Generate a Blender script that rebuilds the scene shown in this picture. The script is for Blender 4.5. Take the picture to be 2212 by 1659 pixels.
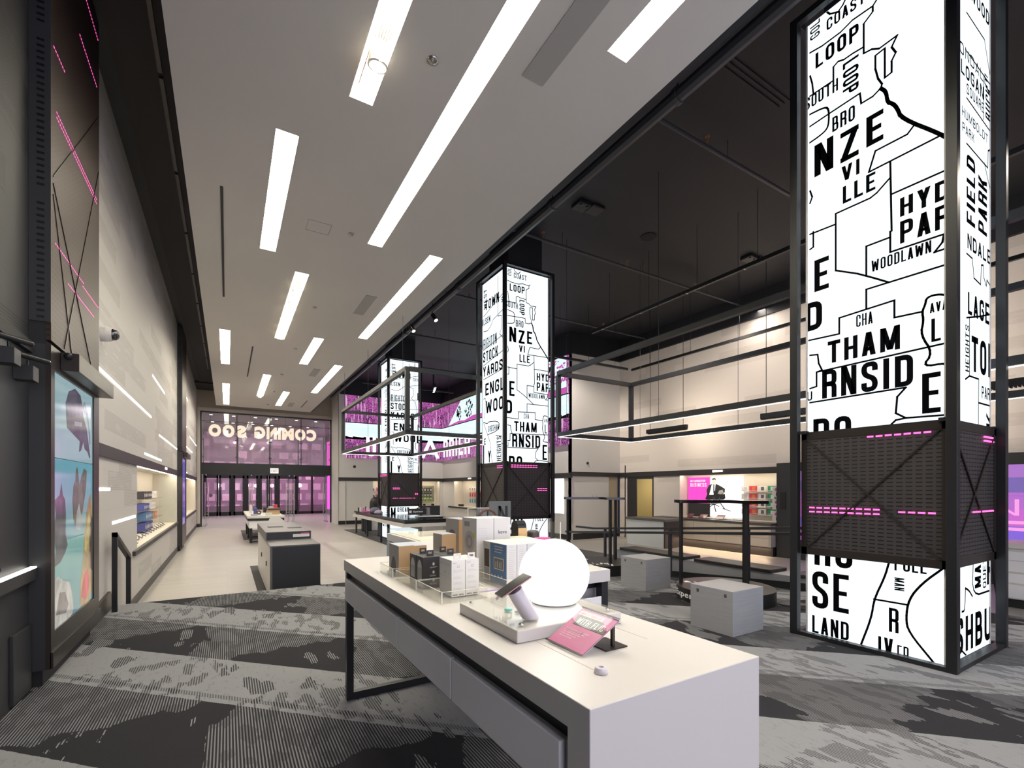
import bpy, bmesh, math, random
from mathutils import Vector, Matrix, Euler
random.seed(7)
for o in list(bpy.data.objects): bpy.data.objects.remove(o)
SC = bpy.context.scene
COL = SC.collection
# ---------------------------------------------------------------- camera, world, exposure
cd = bpy.data.cameras.new('camera'); cam = bpy.data.objects.new('camera', cd); COL.objects.link(cam)
cd.sensor_fit = 'HORIZONTAL'; cd.sensor_width = 36.0
cd.lens = 36.0*1017.7/2212.0
cd.shift_y = 225.5/2212.0
cd.clip_start = 0.05; cd.clip_end = 200
THETA = math.atan(615/1017.7)
cam.location = (0, 0, 1.45); cam.rotation_euler = (math.pi/2, 0, -THETA)
SC.camera = cam
w = bpy.data.worlds.new('world'); SC.world = w; w.use_nodes = True
w.node_tree.nodes['Background'].inputs[0].default_value = (0.02, 0.02, 0.035, 1)
w.node_tree.nodes['Background'].inputs[1].default_value = 0.6
SC.view_settings.view_transform = 'Standard'; SC.view_settings.look = 'None'
SC.view_settings.gamma = 1.0; SC.view_settings.use_curve_mapping = False
SC.view_settings.exposure = 0.58
# brightness of the room's own lamps
K_CEIL = 22.0      # recessed ceiling panels
K_BOX = 0.95       # light box columns
K_NICHE = 16.0      # strips in the wall niches
K_LED = 2.2        # linear led profiles
def lamp(name, kind, loc, rot, energy, color, size=None, size_y=None, spot=None, blend=0.6):
    l = bpy.data.lights.new(name, kind); l.energy = energy; l.color = color
    if kind == 'AREA':
        l.shape = 'RECTANGLE'; l.size = size; l.size_y = size_y or size
    elif kind == 'SPOT':
        l.spot_size = spot; l.spot_blend = blend; l.shadow_soft_size = size or .05
    o = bpy.data.objects.new(name, l); COL.objects.link(o); o.location = loc; o.rotation_euler = rot
    return o
def aim(a, b):
    return (Vector(b)-Vector(a)).to_track_quat('-Z', 'Y').to_euler()
WARM = (1, .88, .72)
# ceiling spots, below the black and the white ceiling; not all have heads
SPOTS = [((3.0, 1.2, 5.2), (1.2, 1.6, .95), 14), ((3.0, 5.0, 5.2), (1.6, 3.2, .9), 40), ((8.3, 6.0, 5.55), (5.6, 4.4, 0), 260),
         ((8.3, 3.2, 5.55), (5.0, 3.0, 0), 260), ((8.3, 20.7, 6.1), (9.6, 23.5, 2), 420), ((8.3, 12.0, 6.0), (10.8, 13.0, 3.2), 520), ((8.3, 9.0, 5.55), (8.0, 9.5, 0), 300),
         ((8.3, 0.6, 5.55), (4.2, 0.2, 0), 260), ((4.0, 12.0, 6.1), (2.4, 13.0, 0), 400), ((4.0, 16.0, 6.1), (2.4, 18.0, 0), 400)]
for a, b, e in SPOTS:
    lamp('ceiling_spot_light', 'SPOT', a, aim(a, b), e, (1, .9, .78), size=.06, spot=math.radians(75), blend=.8)

# wall washers along the right wall, and an added fill lamp behind the camera
for y, l_ in ((9.5, 1.4), (4.3, 4.5)):
    lamp('wall_washer_light', 'AREA', (11.0, y, 3.28), aim((11.0, y, 3.28), (12.57, y, 3.9)), 18*l_, (1, .86, .72), .08, l_)
lamp('band_wash_light', 'AREA', (11.6, 7.5, 6.05), aim((11.6, 7.5, 6.05), (12.57, 7.5, 3.0)), 110, (1, .90, .80), .2, 10)
lamp('front_fill_light', 'AREA', (3.2, -2.85, 2.2), (math.radians(90), 0, 0), 150, (.84, .84, 1), 8.6, 3.6)  # added fill from an unseen, guessed window, for the near table end

# ---------------------------------------------------------------- helpers
class MB:
    def __init__(s): s.v = []; s.f = []
    def add(s, vs, fs):
        n = len(s.v); s.v += [tuple(q) for q in vs]; s.f += [tuple(i+n for i in f) for f in fs]; return s
    def box(s, x0, x1, y0, y1, z0, z1):
        return s.add([(x0,y0,z0),(x1,y0,z0),(x1,y1,z0),(x0,y1,z0),(x0,y0,z1),(x1,y0,z1),(x1,y1,z1),(x0,y1,z1)],
                     [(0,3,2,1),(4,5,6,7),(0,1,5,4),(1,2,6,5),(2,3,7,6),(3,0,4,7)])
    def tbox(s, M, x0, x1, y0, y1, z0, z1):
        t = MB().box(x0,x1,y0,y1,z0,z1); return s.add([M @ Vector(q) for q in t.v], t.f)
    def poly(s, pts): return s.add(pts, [tuple(range(len(pts)))])
    def cyl(s, p0, p1, r, n=14, r2=None, cap=True):
        p0 = Vector(p0); p1 = Vector(p1); d = (p1-p0).normalized(); r2 = r if r2 is None else r2
        a = d.orthogonal().normalized(); b = d.cross(a)
        vs = []
        for i in range(n):
            t = 2*math.pi*i/n; q = a*math.cos(t)+b*math.sin(t)
            vs += [p0+q*r, p1+q*r2]
        fs = [(2*i, 2*((i+1)%n), 2*((i+1)%n)+1, 2*i+1) for i in range(n)]
        if cap: fs += [tuple(2*i for i in range(n))[::-1], tuple(2*i+1 for i in range(n))]
        return s.add(vs, fs)
    def tube(s, pts, r, n=8):
        for a, b in zip(pts, pts[1:]): s.cyl(a, b, r, n)
        return s
    def prism(s, pts, z0, z1):
        n = len(pts)
        return s.add([(x,y,z0) for x,y in pts]+[(x,y,z1) for x,y in pts],
                     [tuple(range(n))[::-1], tuple(range(n,2*n))]+[(i,(i+1)%n,n+(i+1)%n,n+i) for i in range(n)])
    def lathe(s, prof, c=(0,0,0), n=32):
        vs = []; m = len(prof)
        for i in range(n):
            t = 2*math.pi*i/n
            vs += [(c[0]+r*math.cos(t), c[1]+r*math.sin(t), c[2]+z) for r, z in prof]
        fs = []
        for i in range(n):
            j = (i+1)%n
            fs += [(i*m+k, j*m+k, j*m+k+1, i*m+k+1) for k in range(m-1)]
        return s.add(vs, fs)
    def build(s, name, mat, parent=None, world=True, bevel=0, smooth=False, M=None):
        me = bpy.data.meshes.new(name)
        off = Vector((0,0,0))
        if parent is not None and world:
            p = parent
            while p is not None: off += p.location; p = p.parent
        vs = [Vector(q)-off for q in s.v]
        if M is not None: vs = [M @ q for q in vs]
        me.from_pydata([tuple(q) for q in vs], [], s.f)
        me.validate()
        bm = bmesh.new(); bm.from_mesh(me); bmesh.ops.recalc_face_normals(bm, faces=bm.faces) if len(s.f) > 1 else None
        bm.to_mesh(me); bm.free()
        me.materials.append(mat)
        if smooth:
            for p in me.polygons: p.use_smooth = True
        o = bpy.data.objects.new(name, me); COL.objects.link(o)
        if parent is not None: o.parent = parent
        if bevel:
            b = o.modifiers.new('bevel', 'BEVEL'); b.width = bevel; b.segments = 2; b.limit_method = 'ANGLE'; b.angle_limit = math.radians(50)
            for p in me.polygons: p.use_smooth = True
            try:
                wn = o.modifiers.new('wn', 'WEIGHTED_NORMAL'); wn.keep_sharp = True
            except Exception: pass
        return o
def tag(o, label, cat, group=None):
    o['label'] = label; o['category'] = cat
    if group: o['group'] = group
    return o
def thing(name, label, cat, loc=(0,0,0), rz=0, group=None):
    o = bpy.data.objects.new(name, None); COL.objects.link(o); o.empty_display_size = .1
    o.location = loc; o.rotation_euler = (0,0,rz)
    return tag(o, label, cat, group)
def struct(o): o['kind'] = 'structure'; return o
def S(name, mb, mat, bevel=0): return struct(mb.build(name, mat, None, bevel=bevel))
def dup(root, loc, rz=None, label=None, group=None):
    r = root.copy(); COL.objects.link(r); r.location = loc
    if rz is not None: r.rotation_euler = (0,0,rz)
    if label: r['label'] = label
    if group: r['group'] = group
    for ch in list(root.children):
        c = ch.copy(); COL.objects.link(c); c.parent = r
        for g in list(ch.children):
            d = g.copy(); COL.objects.link(d); d.parent = c
    return r
def grid_faces(us, vs, holes):
    us = sorted(set(us + [h[0] for h in holes] + [h[1] for h in holes])); vs = sorted(set(vs + [h[2] for h in holes] + [h[3] for h in holes]))
    out = []
    for a, b in zip(us, us[1:]):
        for c, d in zip(vs, vs[1:]):
            m, n = (a+b)/2, (c+d)/2
            if not any(h[0] < m < h[1] and h[2] < n < h[3] for h in holes): out.append((a,b,c,d))
    return out
# ---------------------------------------------------------------- materials
MATS = {}
def nodes(name):
    m = bpy.data.materials.new(name); m.use_nodes = True; nt = m.node_tree
    return m, nt, nt.nodes['Principled BSDF']
def mat(name, col, rough=.5, metal=0, noise=0, nscale=8, bump=0, bscale=200, coat=0, spec=.5, stretch=None):
    m, nt, b = nodes(name)
    b.inputs['Base Color'].default_value = (*col, 1); b.inputs['Roughness'].default_value = rough; b.inputs['Metallic'].default_value = metal
    b.inputs['Coat Weight'].default_value = coat; b.inputs['Specular IOR Level'].default_value = spec
    if noise or bump:
        g = nt.nodes.new('ShaderNodeNewGeometry'); mp = nt.nodes.new('ShaderNodeMapping'); nt.links.new(g.outputs['Position'], mp.inputs['Vector'])
        if stretch: mp.inputs['Scale'].default_value = stretch
    if noise:
        n = nt.nodes.new('ShaderNodeTexNoise'); n.inputs['Scale'].default_value = nscale; n.inputs['Detail'].default_value = 4
        nt.links.new(mp.outputs[0], n.inputs['Vector'])
        mx = nt.nodes.new('ShaderNodeMix'); mx.data_type = 'RGBA'
        mx.inputs[6].default_value = (*[c*(1-noise) for c in col], 1); mx.inputs[7].default_value = (*[min(1, c*(1+noise)) for c in col], 1)
        nt.links.new(n.outputs['Fac'], mx.inputs[0]); nt.links.new(mx.outputs[2], b.inputs['Base Color'])
    if bump:
        n2 = nt.nodes.new('ShaderNodeTexNoise'); n2.inputs['Scale'].default_value = bscale; nt.links.new(mp.outputs[0], n2.inputs['Vector'])
        bp = nt.nodes.new('ShaderNodeBump'); bp.inputs['Strength'].default_value = bump; bp.inputs['Distance'].default_value = .002
        nt.links.new(n2.outputs['Fac'], bp.inputs['Height']); nt.links.new(bp.outputs[0], b.inputs['Normal'])
    return m
def em(name, col, strength):
    m, nt, b = nodes(name)
    b.inputs['Base Color'].default_value = (0,0,0,1); b.inputs['Roughness'].default_value = .5; b.inputs['Specular IOR Level'].default_value = .2
    b.inputs['Emission Color'].default_value = (*col, 1); b.inputs['Emission Strength'].default_value = strength
    return m
def N(nt, t, **kw):
    n = nt.nodes.new(t)
    for k, v in kw.items(): setattr(n, k, v)
    return n
def MA(nt, op, a, b=None, c=None):
    n = nt.nodes.new('ShaderNodeMath'); n.operation = op
    for i, x in enumerate((a, b, c)):
        if x is None: continue
        if isinstance(x, (int, float)): n.inputs[i].default_value = x
        else: nt.links.new(x, n.inputs[i])
    return n.outputs[0]
def XYZ(nt):
    g = N(nt, 'ShaderNodeNewGeometry'); s = N(nt, 'ShaderNodeSeparateXYZ'); nt.links.new(g.outputs['Position'], s.inputs[0])
    return s.outputs[0], s.outputs[1], s.outputs[2], g.outputs['Position']
def mixc(nt, fac, a, b):
    m = N(nt, 'ShaderNodeMix'); m.data_type = 'RGBA'
    if isinstance(fac, (int, float)): m.inputs[0].default_value = fac
    else: nt.links.new(fac, m.inputs[0])
    for i, q in ((6, a), (7, b)):
        if isinstance(q, tuple): m.inputs[i].default_value = (*q, 1) if len(q) == 3 else q
        else: nt.links.new(q, m.inputs[i])
    return m.outputs[2]
def noise(nt, vec, scale, detail=3, stretch=None):
    if stretch:
        mp = N(nt, 'ShaderNodeMapping'); mp.inputs['Scale'].default_value = stretch; nt.links.new(vec, mp.inputs['Vector']); vec = mp.outputs[0]
    n = N(nt, 'ShaderNodeTexNoise'); n.inputs['Scale'].default_value = scale; n.inputs['Detail'].default_value = detail
    nt.links.new(vec, n.inputs['Vector']); return n.outputs['Fac']
def carpet_mat():
    m, nt, b = nodes('carpet_pattern'); X, Y, Z, P = XYZ(nt)
    t = MA(nt, 'ADD', X, Y); wv = MA(nt, 'SUBTRACT', X, Y)
    edge = noise(nt, P, 14, 4, (1, .5, 1)); t2 = MA(nt, 'ADD', t, MA(nt, 'MULTIPLY', MA(nt, 'SUBTRACT', edge, .5), .035))
    p = MA(nt, 'FRACT', MA(nt, 'DIVIDE', MA(nt, 'SUBTRACT', t2, 1.68), 2.02))
    light = MA(nt, 'LESS_THAN', p, .47)
    # second layer: triangles set across each band
    tri = MA(nt, 'DIVIDE', MA(nt, 'PINGPONG', MA(nt, 'ADD', wv, .35), 1.15), 1.15)
    pd = MA(nt, 'DIVIDE', MA(nt, 'SUBTRACT', p, .47), .53)
    edge2 = MA(nt, 'MULTIPLY', MA(nt, 'SUBTRACT', noise(nt, P, 5, 9, (1, .35, 1)), .5), .8)
    t_dark = MA(nt, 'GREATER_THAN', MA(nt, 'ADD', tri, edge2), MA(nt, 'ADD', MA(nt, 'MULTIPLY', pd, .7), .22))
    pl = MA(nt, 'DIVIDE', p, .47)
    t_light = MA(nt, 'GREATER_THAN', MA(nt, 'ADD', tri, edge2), MA(nt, 'ADD', MA(nt, 'MULTIPLY', MA(nt, 'SUBTRACT', 1.0, pl), .8), .12))
    # fine ribs along the aisle
    st = MA(nt, 'LESS_THAN', MA(nt, 'FRACT', MA(nt, 'MULTIPLY', X, 62.0)), .45)
    brk = MA(nt, 'GREATER_THAN', noise(nt, P, 9, 8, (1.2, .4, 1)), .52)
    flk = MA(nt, 'GREATER_THAN', noise(nt, P, 40, 3, (1, .3, 1)), .60)
    flk2 = MA(nt, 'GREATER_THAN', noise(nt, P, 3.2, 10, (1.3, .45, 1)), .575)
    # dark band value: 0 dark, 1 light
    striped = MA(nt, 'MULTIPLY', st, MA(nt, 'SUBTRACT', 1.0, MA(nt, 'MULTIPLY', brk, .35)))
    dsolid = MA(nt, 'MULTIPLY', flk2, st)
    dv = MA(nt, 'ADD', MA(nt, 'MULTIPLY', t_dark, dsolid), MA(nt, 'MULTIPLY', MA(nt, 'SUBTRACT', 1.0, t_dark), MA(nt, 'MULTIPLY', striped, .8)))
    lsolid = MA(nt, 'SUBTRACT', 1.0, MA(nt, 'MULTIPLY', MA(nt, 'MULTIPLY', MA(nt, 'SUBTRACT', 1.0, st), flk2), .9))
    lstr = MA(nt, 'SUBTRACT', 1.0, MA(nt, 'MULTIPLY', MA(nt, 'SUBTRACT', 1.0, st), MA(nt, 'MULTIPLY', brk, .75)))
    lv = MA(nt, 'ADD', MA(nt, 'MULTIPLY', t_light, lsolid), MA(nt, 'MULTIPLY', MA(nt, 'SUBTRACT', 1.0, t_light), lstr))
    lv = MA(nt, 'MULTIPLY', lv, MA(nt, 'SUBTRACT', 1.0, MA(nt, 'MULTIPLY', flk, .12)))
    line = MA(nt, 'LESS_THAN', MA(nt, 'ABSOLUTE', MA(nt, 'SUBTRACT', p, .055)), .018)
    lv = MA(nt, 'SUBTRACT', lv, MA(nt, 'MULTIPLY', MA(nt, 'MULTIPLY', line, MA(nt, 'SUBTRACT', 1.0, st)), .6))
    v = MA(nt, 'ADD', MA(nt, 'MULTIPLY', light, lv), MA(nt, 'MULTIPLY', MA(nt, 'SUBTRACT', 1.0, light), dv))
    g = noise(nt, P, 220, 2)
    c = mixc(nt, v, (.019, .018, .021), (.29, .29, .305)); c2 = mixc(nt, MA(nt, 'MULTIPLY', g, .35), c, (.08, .08, .09))
    nt.links.new(c2, b.inputs['Base Color']); b.inputs['Roughness'].default_value = .95; b.inputs['Specular IOR Level'].default_value = .1
    bp = N(nt, 'ShaderNodeBump'); bp.inputs['Strength'].default_value = .4; bp.inputs['Distance'].default_value = .003
    nt.links.new(g, bp.inputs['Height']); nt.links.new(bp.outputs[0], b.inputs['Normal'])
    return m
def wood_mat():
    m, nt, b = nodes('pale_plank_floor'); X, Y, Z, P = XYZ(nt)
    n = noise(nt, P, 3, 5, (.5, 6, 1)); n2 = noise(nt, P, 1.2, 3, (.3, 2.5, 1))
    br = N(nt, 'ShaderNodeTexBrick'); nt.links.new(P, br.inputs['Vector']); br.inputs['Scale'].default_value = 1
    br.inputs['Brick Width'].default_value = 1.4; br.inputs['Row Height'].default_value = .18; br.inputs['Mortar Size'].default_value = .004
    br.inputs['Color1'].default_value = (.40, .375, .345, 1); br.inputs['Color2'].default_value = (.34, .32, .30, 1); br.inputs['Mortar'].default_value = (.24, .22, .21, 1)
    c = mixc(nt, MA(nt, 'MULTIPLY', n, .6), br.outputs['Color'], (.31, .295, .28)); c = mixc(nt, MA(nt, 'MULTIPLY', n2, .3), c, (.46, .43, .39))
    nt.links.new(c, b.inputs['Base Color']); b.inputs['Roughness'].default_value = .38
    return m
def panelwall_mat(name, base, rib, coordY=True, thr=.62):
    m, nt, b = nodes(name); X, Y, Z, P = XYZ(nt)
    U = Y if coordY else X
    # staggered boards, a random value each
    row = MA(nt, 'FLOOR', MA(nt, 'MULTIPLY', Z, 4.2))
    wn = N(nt, 'ShaderNodeTexWhiteNoise'); wn.noise_dimensions = '1D'; nt.links.new(row, wn.inputs['W'])
    cell = MA(nt, 'FLOOR', MA(nt, 'ADD', MA(nt, 'MULTIPLY', U, .62), MA(nt, 'MULTIPLY', wn.outputs['Value'], 7.0)))
    cv = N(nt, 'ShaderNodeCombineXYZ'); nt.links.new(row, cv.inputs[0]); nt.links.new(cell, cv.inputs[1])
    w2 = N(nt, 'ShaderNodeTexWhiteNoise'); w2.noise_dimensions = '2D'; nt.links.new(cv.outputs[0], w2.inputs['Vector'])
    mask = MA(nt, 'GREATER_THAN', w2.outputs['Value'], thr)
    ribs = MA(nt, 'LESS_THAN', MA(nt, 'FRACT', MA(nt, 'MULTIPLY', Z, 46.0)), .38)
    wob = MA(nt, 'GREATER_THAN', noise(nt, P, 3.5, 5, (1, .6, 5)), .42)
    v = MA(nt, 'MULTIPLY', MA(nt, 'MULTIPLY', mask, ribs), wob)
    seam = MA(nt, 'LESS_THAN', MA(nt, 'FRACT', MA(nt, 'MULTIPLY', Z, 4.2)), .012)
    c = mixc(nt, MA(nt, 'MULTIPLY', mask, .35), base, tuple(q*.82 for q in base)); c = mixc(nt, v, c, rib); c = mixc(nt, MA(nt, 'MULTIPLY', seam, .6), c, rib)
    nt.links.new(c, b.inputs['Base Color']); b.inputs['Roughness'].default_value = .6
    bp = N(nt, 'ShaderNodeBump'); bp.inputs['Strength'].default_value = .5; bp.inputs['Distance'].default_value = .008; bp.invert = True
    nt.links.new(v, bp.inputs['Height']); nt.links.new(bp.outputs[0], b.inputs['Normal'])
    return m
def perf_mat(name, col, hole, pu, pv, fu, fv, diag=False, metal=.5):
    m, nt, b = nodes(name); X, Y, Z, P = XYZ(nt)
    U = MA(nt, 'ADD', X, Y)
    a = MA(nt, 'LESS_THAN', MA(nt, 'FRACT', MA(nt, 'DIVIDE', U, pu)), fu); c = MA(nt, 'LESS_THAN', MA(nt, 'FRACT', MA(nt, 'DIVIDE', Z, pv)), fv)
    v = MA(nt, 'MULTIPLY', a, c)
    nt.links.new(mixc(nt, v, col, hole), b.inputs['Base Color']); b.inputs['Roughness'].default_value = .45
    nt.links.new(MA(nt, 'MULTIPLY', MA(nt, 'SUBTRACT', 1.0, v), metal), b.inputs['Metallic'])
    bp = N(nt, 'ShaderNodeBump'); bp.inputs['Strength'].default_value = .6; bp.inputs['Distance'].default_value = .006; bp.invert = True
    nt.links.new(v, bp.inputs['Height']); nt.links.new(bp.outputs[0], b.inputs['Normal'])
    return m
def clear_mat(name, tint=(1,1,1), a=.12, rough=.03):
    m, nt, b = nodes(name); out = nt.nodes['Material Output']
    b.inputs['Base Color'].default_value = (*tint, 1); b.inputs['Roughness'].default_value = rough
    tr = N(nt, 'ShaderNodeBsdfTransparent'); tr.inputs[0].default_value = (*tint, 1)
    lw = N(nt, 'ShaderNodeLayerWeight'); lw.inputs[0].default_value = .5
    fz = MA(nt, 'ADD', MA(nt, 'MULTIPLY', MA(nt, 'POWER', lw.outputs['Facing'], 4.0), .5), .03)
    gl = N(nt, 'ShaderNodeBsdfGlossy'); gl.inputs['Roughness'].default_value = rough
    m1 = N(nt, 'ShaderNodeMixShader'); nt.links.new(fz, m1.inputs[0]); nt.links.new(tr.outputs[0], m1.inputs[1]); nt.links.new(gl.outputs[0], m1.inputs[2])
    m2 = N(nt, 'ShaderNodeMixShader'); m2.inputs[0].default_value = a; nt.links.new(m1.outputs[0], m2.inputs[1]); nt.links.new(b.outputs[0], m2.inputs[2])
    nt.links.new(m2.outputs[0], out.inputs['Surface'])
    return m
def led_mat():
    m, nt, b = nodes('magenta_display'); X, Y, Z, P = XYZ(nt)
    n1 = noise(nt, P, 1.4, 5, (1, 1, 2.2)); n2 = noise(nt, P, 7, 3, (2.2, 2.2, .18)); n3 = noise(nt, P, 12, 5, (1.3, 1.3, 2.6)); n4 = noise(nt, P, 1.0, 2)
    col = mixc(nt, MA(nt, 'MULTIPLY', MA(nt, 'GREATER_THAN', n1, .47), .9), (.03, .005, .04), (.34, .06, .27)); col = mixc(nt, MA(nt, 'MULTIPLY', MA(nt, 'GREATER_THAN', n3, .52), .7), col, (.60, .16, .48))
    col = mixc(nt, MA(nt, 'MULTIPLY', MA(nt, 'LESS_THAN', n3, .44), .85), col, (.02, 0, .03)); ln = MA(nt, 'GREATER_THAN', n2, .60)
    col = mixc(nt, MA(nt, 'MULTIPLY', ln, .8), col, (.8, .55, .75)); col = mixc(nt, MA(nt, 'MULTIPLY', n4, .4), col, (.16, .03, .14))
    b.inputs['Base Color'].default_value = (0, 0, 0, 1); b.inputs['Roughness'].default_value = .4
    nt.links.new(col, b.inputs['Emission Color']); b.inputs['Emission Strength'].default_value = .8
    return m
def sky_led_mat():
    m, nt, b = nodes('bright_display_band'); X, Y, Z, P = XYZ(nt)
    n1 = noise(nt, P, 3, 4, (.3, .3, 4))
    nt.links.new(mixc(nt, n1, (.95, 1, 1), (.45, .75, .85)), b.inputs['Emission Color']); b.inputs['Emission Strength'].default_value = .8
    b.inputs['Base Color'].default_value = (0, 0, 0, 1); return m
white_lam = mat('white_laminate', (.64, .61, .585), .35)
white_side = mat('white_laminate_lit_front', (.86, .845, .865), .35)  # same laminate, made paler on fronts to stand in for missing side light
cream = mat('cream_plaster', (.60, .55, .48), .7, noise=.03)
white_paint = mat('white_wall_paint', (.62, .60, .58), .65, noise=.02)
ceil_white = mat('ceiling_white_paint', (.56, .53, .50), .7, noise=.04, nscale=.8)
ceil_black = mat('ceiling_black_paint', (.010, .010, .014), .6, noise=.2, nscale=1.5)
soffit = mat('soffit_brown_black', (.016, .013, .013), .7)
black = mat('black_powder_coat', (.020, .020, .022), .38, metal=.3)
black_matt = mat('black_matt', (.012, .012, .013), .6)
charcoal = mat('charcoal_panel', (.028, .028, .031), .45)
bronze = mat('dark_bronze_metal', (.045, .037, .033), .35, metal=.5)
steel = mat('brushed_steel', (.55, .55, .56), .3, metal=1)
chrome = mat('chrome', (.8, .8, .8), .12, metal=1)
tan = mat('tan_wall', (.36, .31, .26), .7, noise=.03)
grey_wood = mat('grey_wood', (.30, .30, .315), .5, noise=.12, nscale=4, stretch=(1, 1, 12))
dark_cushion = mat('dark_vinyl', (.022, .018, .016), .45, bump=.2)
print_black = mat('black_print', (.004, .004, .005), 1.0, spec=0.0)
kraft = mat('kraft_card', (.55, .36, .19), .7)
card_white = mat('white_card', (.74, .72, .70), .5)
card_grey = mat('grey_card', (.36, .35, .35), .5)
card_black = mat('black_card', (.03, .027, .03), .45)
blue_print = mat('blue_print', (.10, .20, .38), .5)
ink = mat('ink_grey', (.12, .11, .12), .6)
ink_light = mat('ink_pale', (.55, .54, .55), .6)
white_ink = mat('ink_white', (.85, .85, .85), .5)
pink_print = mat('pink_print', (.62, .10, .36), .35)
red_plastic = mat('red_plastic', (.7, .05, .07), .4)
green_card = mat('green_card', (.03, .25, .14), .5)
teal = mat('aqua_rubber', (.25, .62, .52), .5)
navy_card = mat('navy_card', (.06, .07, .25), .5)
orange_card = mat('orange_card', (.6, .2, .07), .5)
skin_tone = mat('poster_grey', (.45, .45, .46), .5)
yellow_wall = mat('warm_room_wall', (.42, .35, .18), .7)
acrylic = clear_mat('clear_acrylic', (1, 1, .98), .03)
glass = clear_mat('clear_glass', (.96, .98, .98), .03)
door_glass = clear_mat('door_glass', (.90, .74, .86), .11)  # mauve tint stands in for pink light reflected in the panes
transom_glass = clear_mat('transom_glass', (.86, .84, .86), .10)
cw_light = em('light_box_face', (.82, .93, 1.0), K_BOX)
warm_em = em('ceiling_panel_light', (1, .93, .76), K_CEIL)
niche_em = em('niche_strip_light', (1, .88, .68), K_NICHE)
led_em = em('led_profile_light', (1, .95, .85), K_LED)
pink_em = em('pink_led', (1, .10, .40), 2.0)
globe_em = em('globe_light', (1, .985, .97), 1.5)
poster_em = em('backlit_white', (1, .99, .97), 1.15)
poster_pink = em('backlit_pink', (.85, .06, .45), 1.0)
magenta_em = em('magenta_panel_light', (1, .10, .70), .85)
letter_em = em('letter_light', (1, .86, .62), 1.1)
exit_em = em('exit_sign_light', (1, .9, .78), 1.0)
carpet = carpet_mat(); wood = wood_mat()
carpet_grey = mat('dark_grey_carpet', (.075, .072, .072), .95, noise=.25, nscale=60)
wall_left_m = panelwall_mat('ribbed_white_boards', (.56, .535, .515), (.42, .395, .38))
wall_right_m = panelwall_mat('fine_grain_boards', (.68, .62, .565), (.57, .51, .46), thr=.8)
wall_dark_m = panelwall_mat('ribbed_charcoal_boards', (.034, .033, .036), (.008, .008, .009), thr=.5)
perf_col = perf_mat('perforated_dark_metal', (.075, .068, .070), (.004, .004, .004), .067, .034, .68, .30)
perf_brown = perf_mat('perforated_bronze_metal', (.055, .034, .027), (.003, .002, .002), .058, .040, .6, .34)
def slot_side_mat():
    m, nt, b = nodes('slotted_charcoal_metal'); X, Y, Z, P = XYZ(nt)
    v = MA(nt, 'MULTIPLY', MA(nt, 'LESS_THAN', MA(nt, 'ABSOLUTE', MA(nt, 'SUBTRACT', X, -1.155)), .021), MA(nt, 'LESS_THAN', MA(nt, 'FRACT', MA(nt, 'DIVIDE', Z, .0455)), .40))
    v = MA(nt, 'MULTIPLY', v, MA(nt, 'GREATER_THAN', MA(nt, 'FRACT', MA(nt, 'DIVIDE', Z, 1.183)), .06))
    nt.links.new(mixc(nt, v, (.032, .034, .038), (.002, .002, .002)), b.inputs['Base Color']); b.inputs['Roughness'].default_value = .45
    return m
perf_side = slot_side_mat()
def em_pic(name, col, s):
    m, nt, b = nodes(name); X, Y, Z, P = XYZ(nt); n = noise(nt, P, 9, 8, (1, 1, .6)); n2 = MA(nt, 'GREATER_THAN', noise(nt, P, 4, 6), .52)
    c = mixc(nt, n, tuple(q*.35 for q in col), tuple(min(1, q*1.5+.03) for q in col)); c = mixc(nt, MA(nt, 'MULTIPLY', n2, .45), c, tuple(q*.5 for q in col))
    b.inputs['Base Color'].default_value = (.02, .02, .02, 1); b.inputs['Roughness'].default_value = .1
    nt.links.new(c, b.inputs['Emission Color']); b.inputs['Emission Strength'].default_value = s
    return m
led_wall = led_mat(); led_sky = sky_led_mat()

# ---------------------------------------------------------------- lettering
TC = {}
def glyphs(s, bold=.0):
    k = (s, bold)
    if k in TC: return TC[k]
    cu = bpy.data.curves.new('t', 'FONT'); cu.body = s; cu.offset = bold; cu.space_character = 1.05; cu.resolution_u = 3
    o = bpy.data.objects.new('t', cu); COL.objects.link(o)
    me = bpy.data.meshes.new_from_object(o.evaluated_get(bpy.context.evaluated_depsgraph_get()))
    vs = [(v.co.x, v.co.y) for v in me.vertices]; fs = [tuple(p.vertices) for p in me.polygons]
    bpy.data.objects.remove(o); bpy.data.curves.remove(cu); bpy.data.meshes.remove(me)
    x0 = min(v[0] for v in vs); x1 = max(v[0] for v in vs); y0 = min(v[1] for v in vs); y1 = max(v[1] for v in vs)
    vs = [((x-x0)/max(x1-x0, 1e-4), (y-y0)/max(y1-y0, 1e-4)) for x, y in vs]
    TC[k] = (vs, fs); return TC[k]
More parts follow.
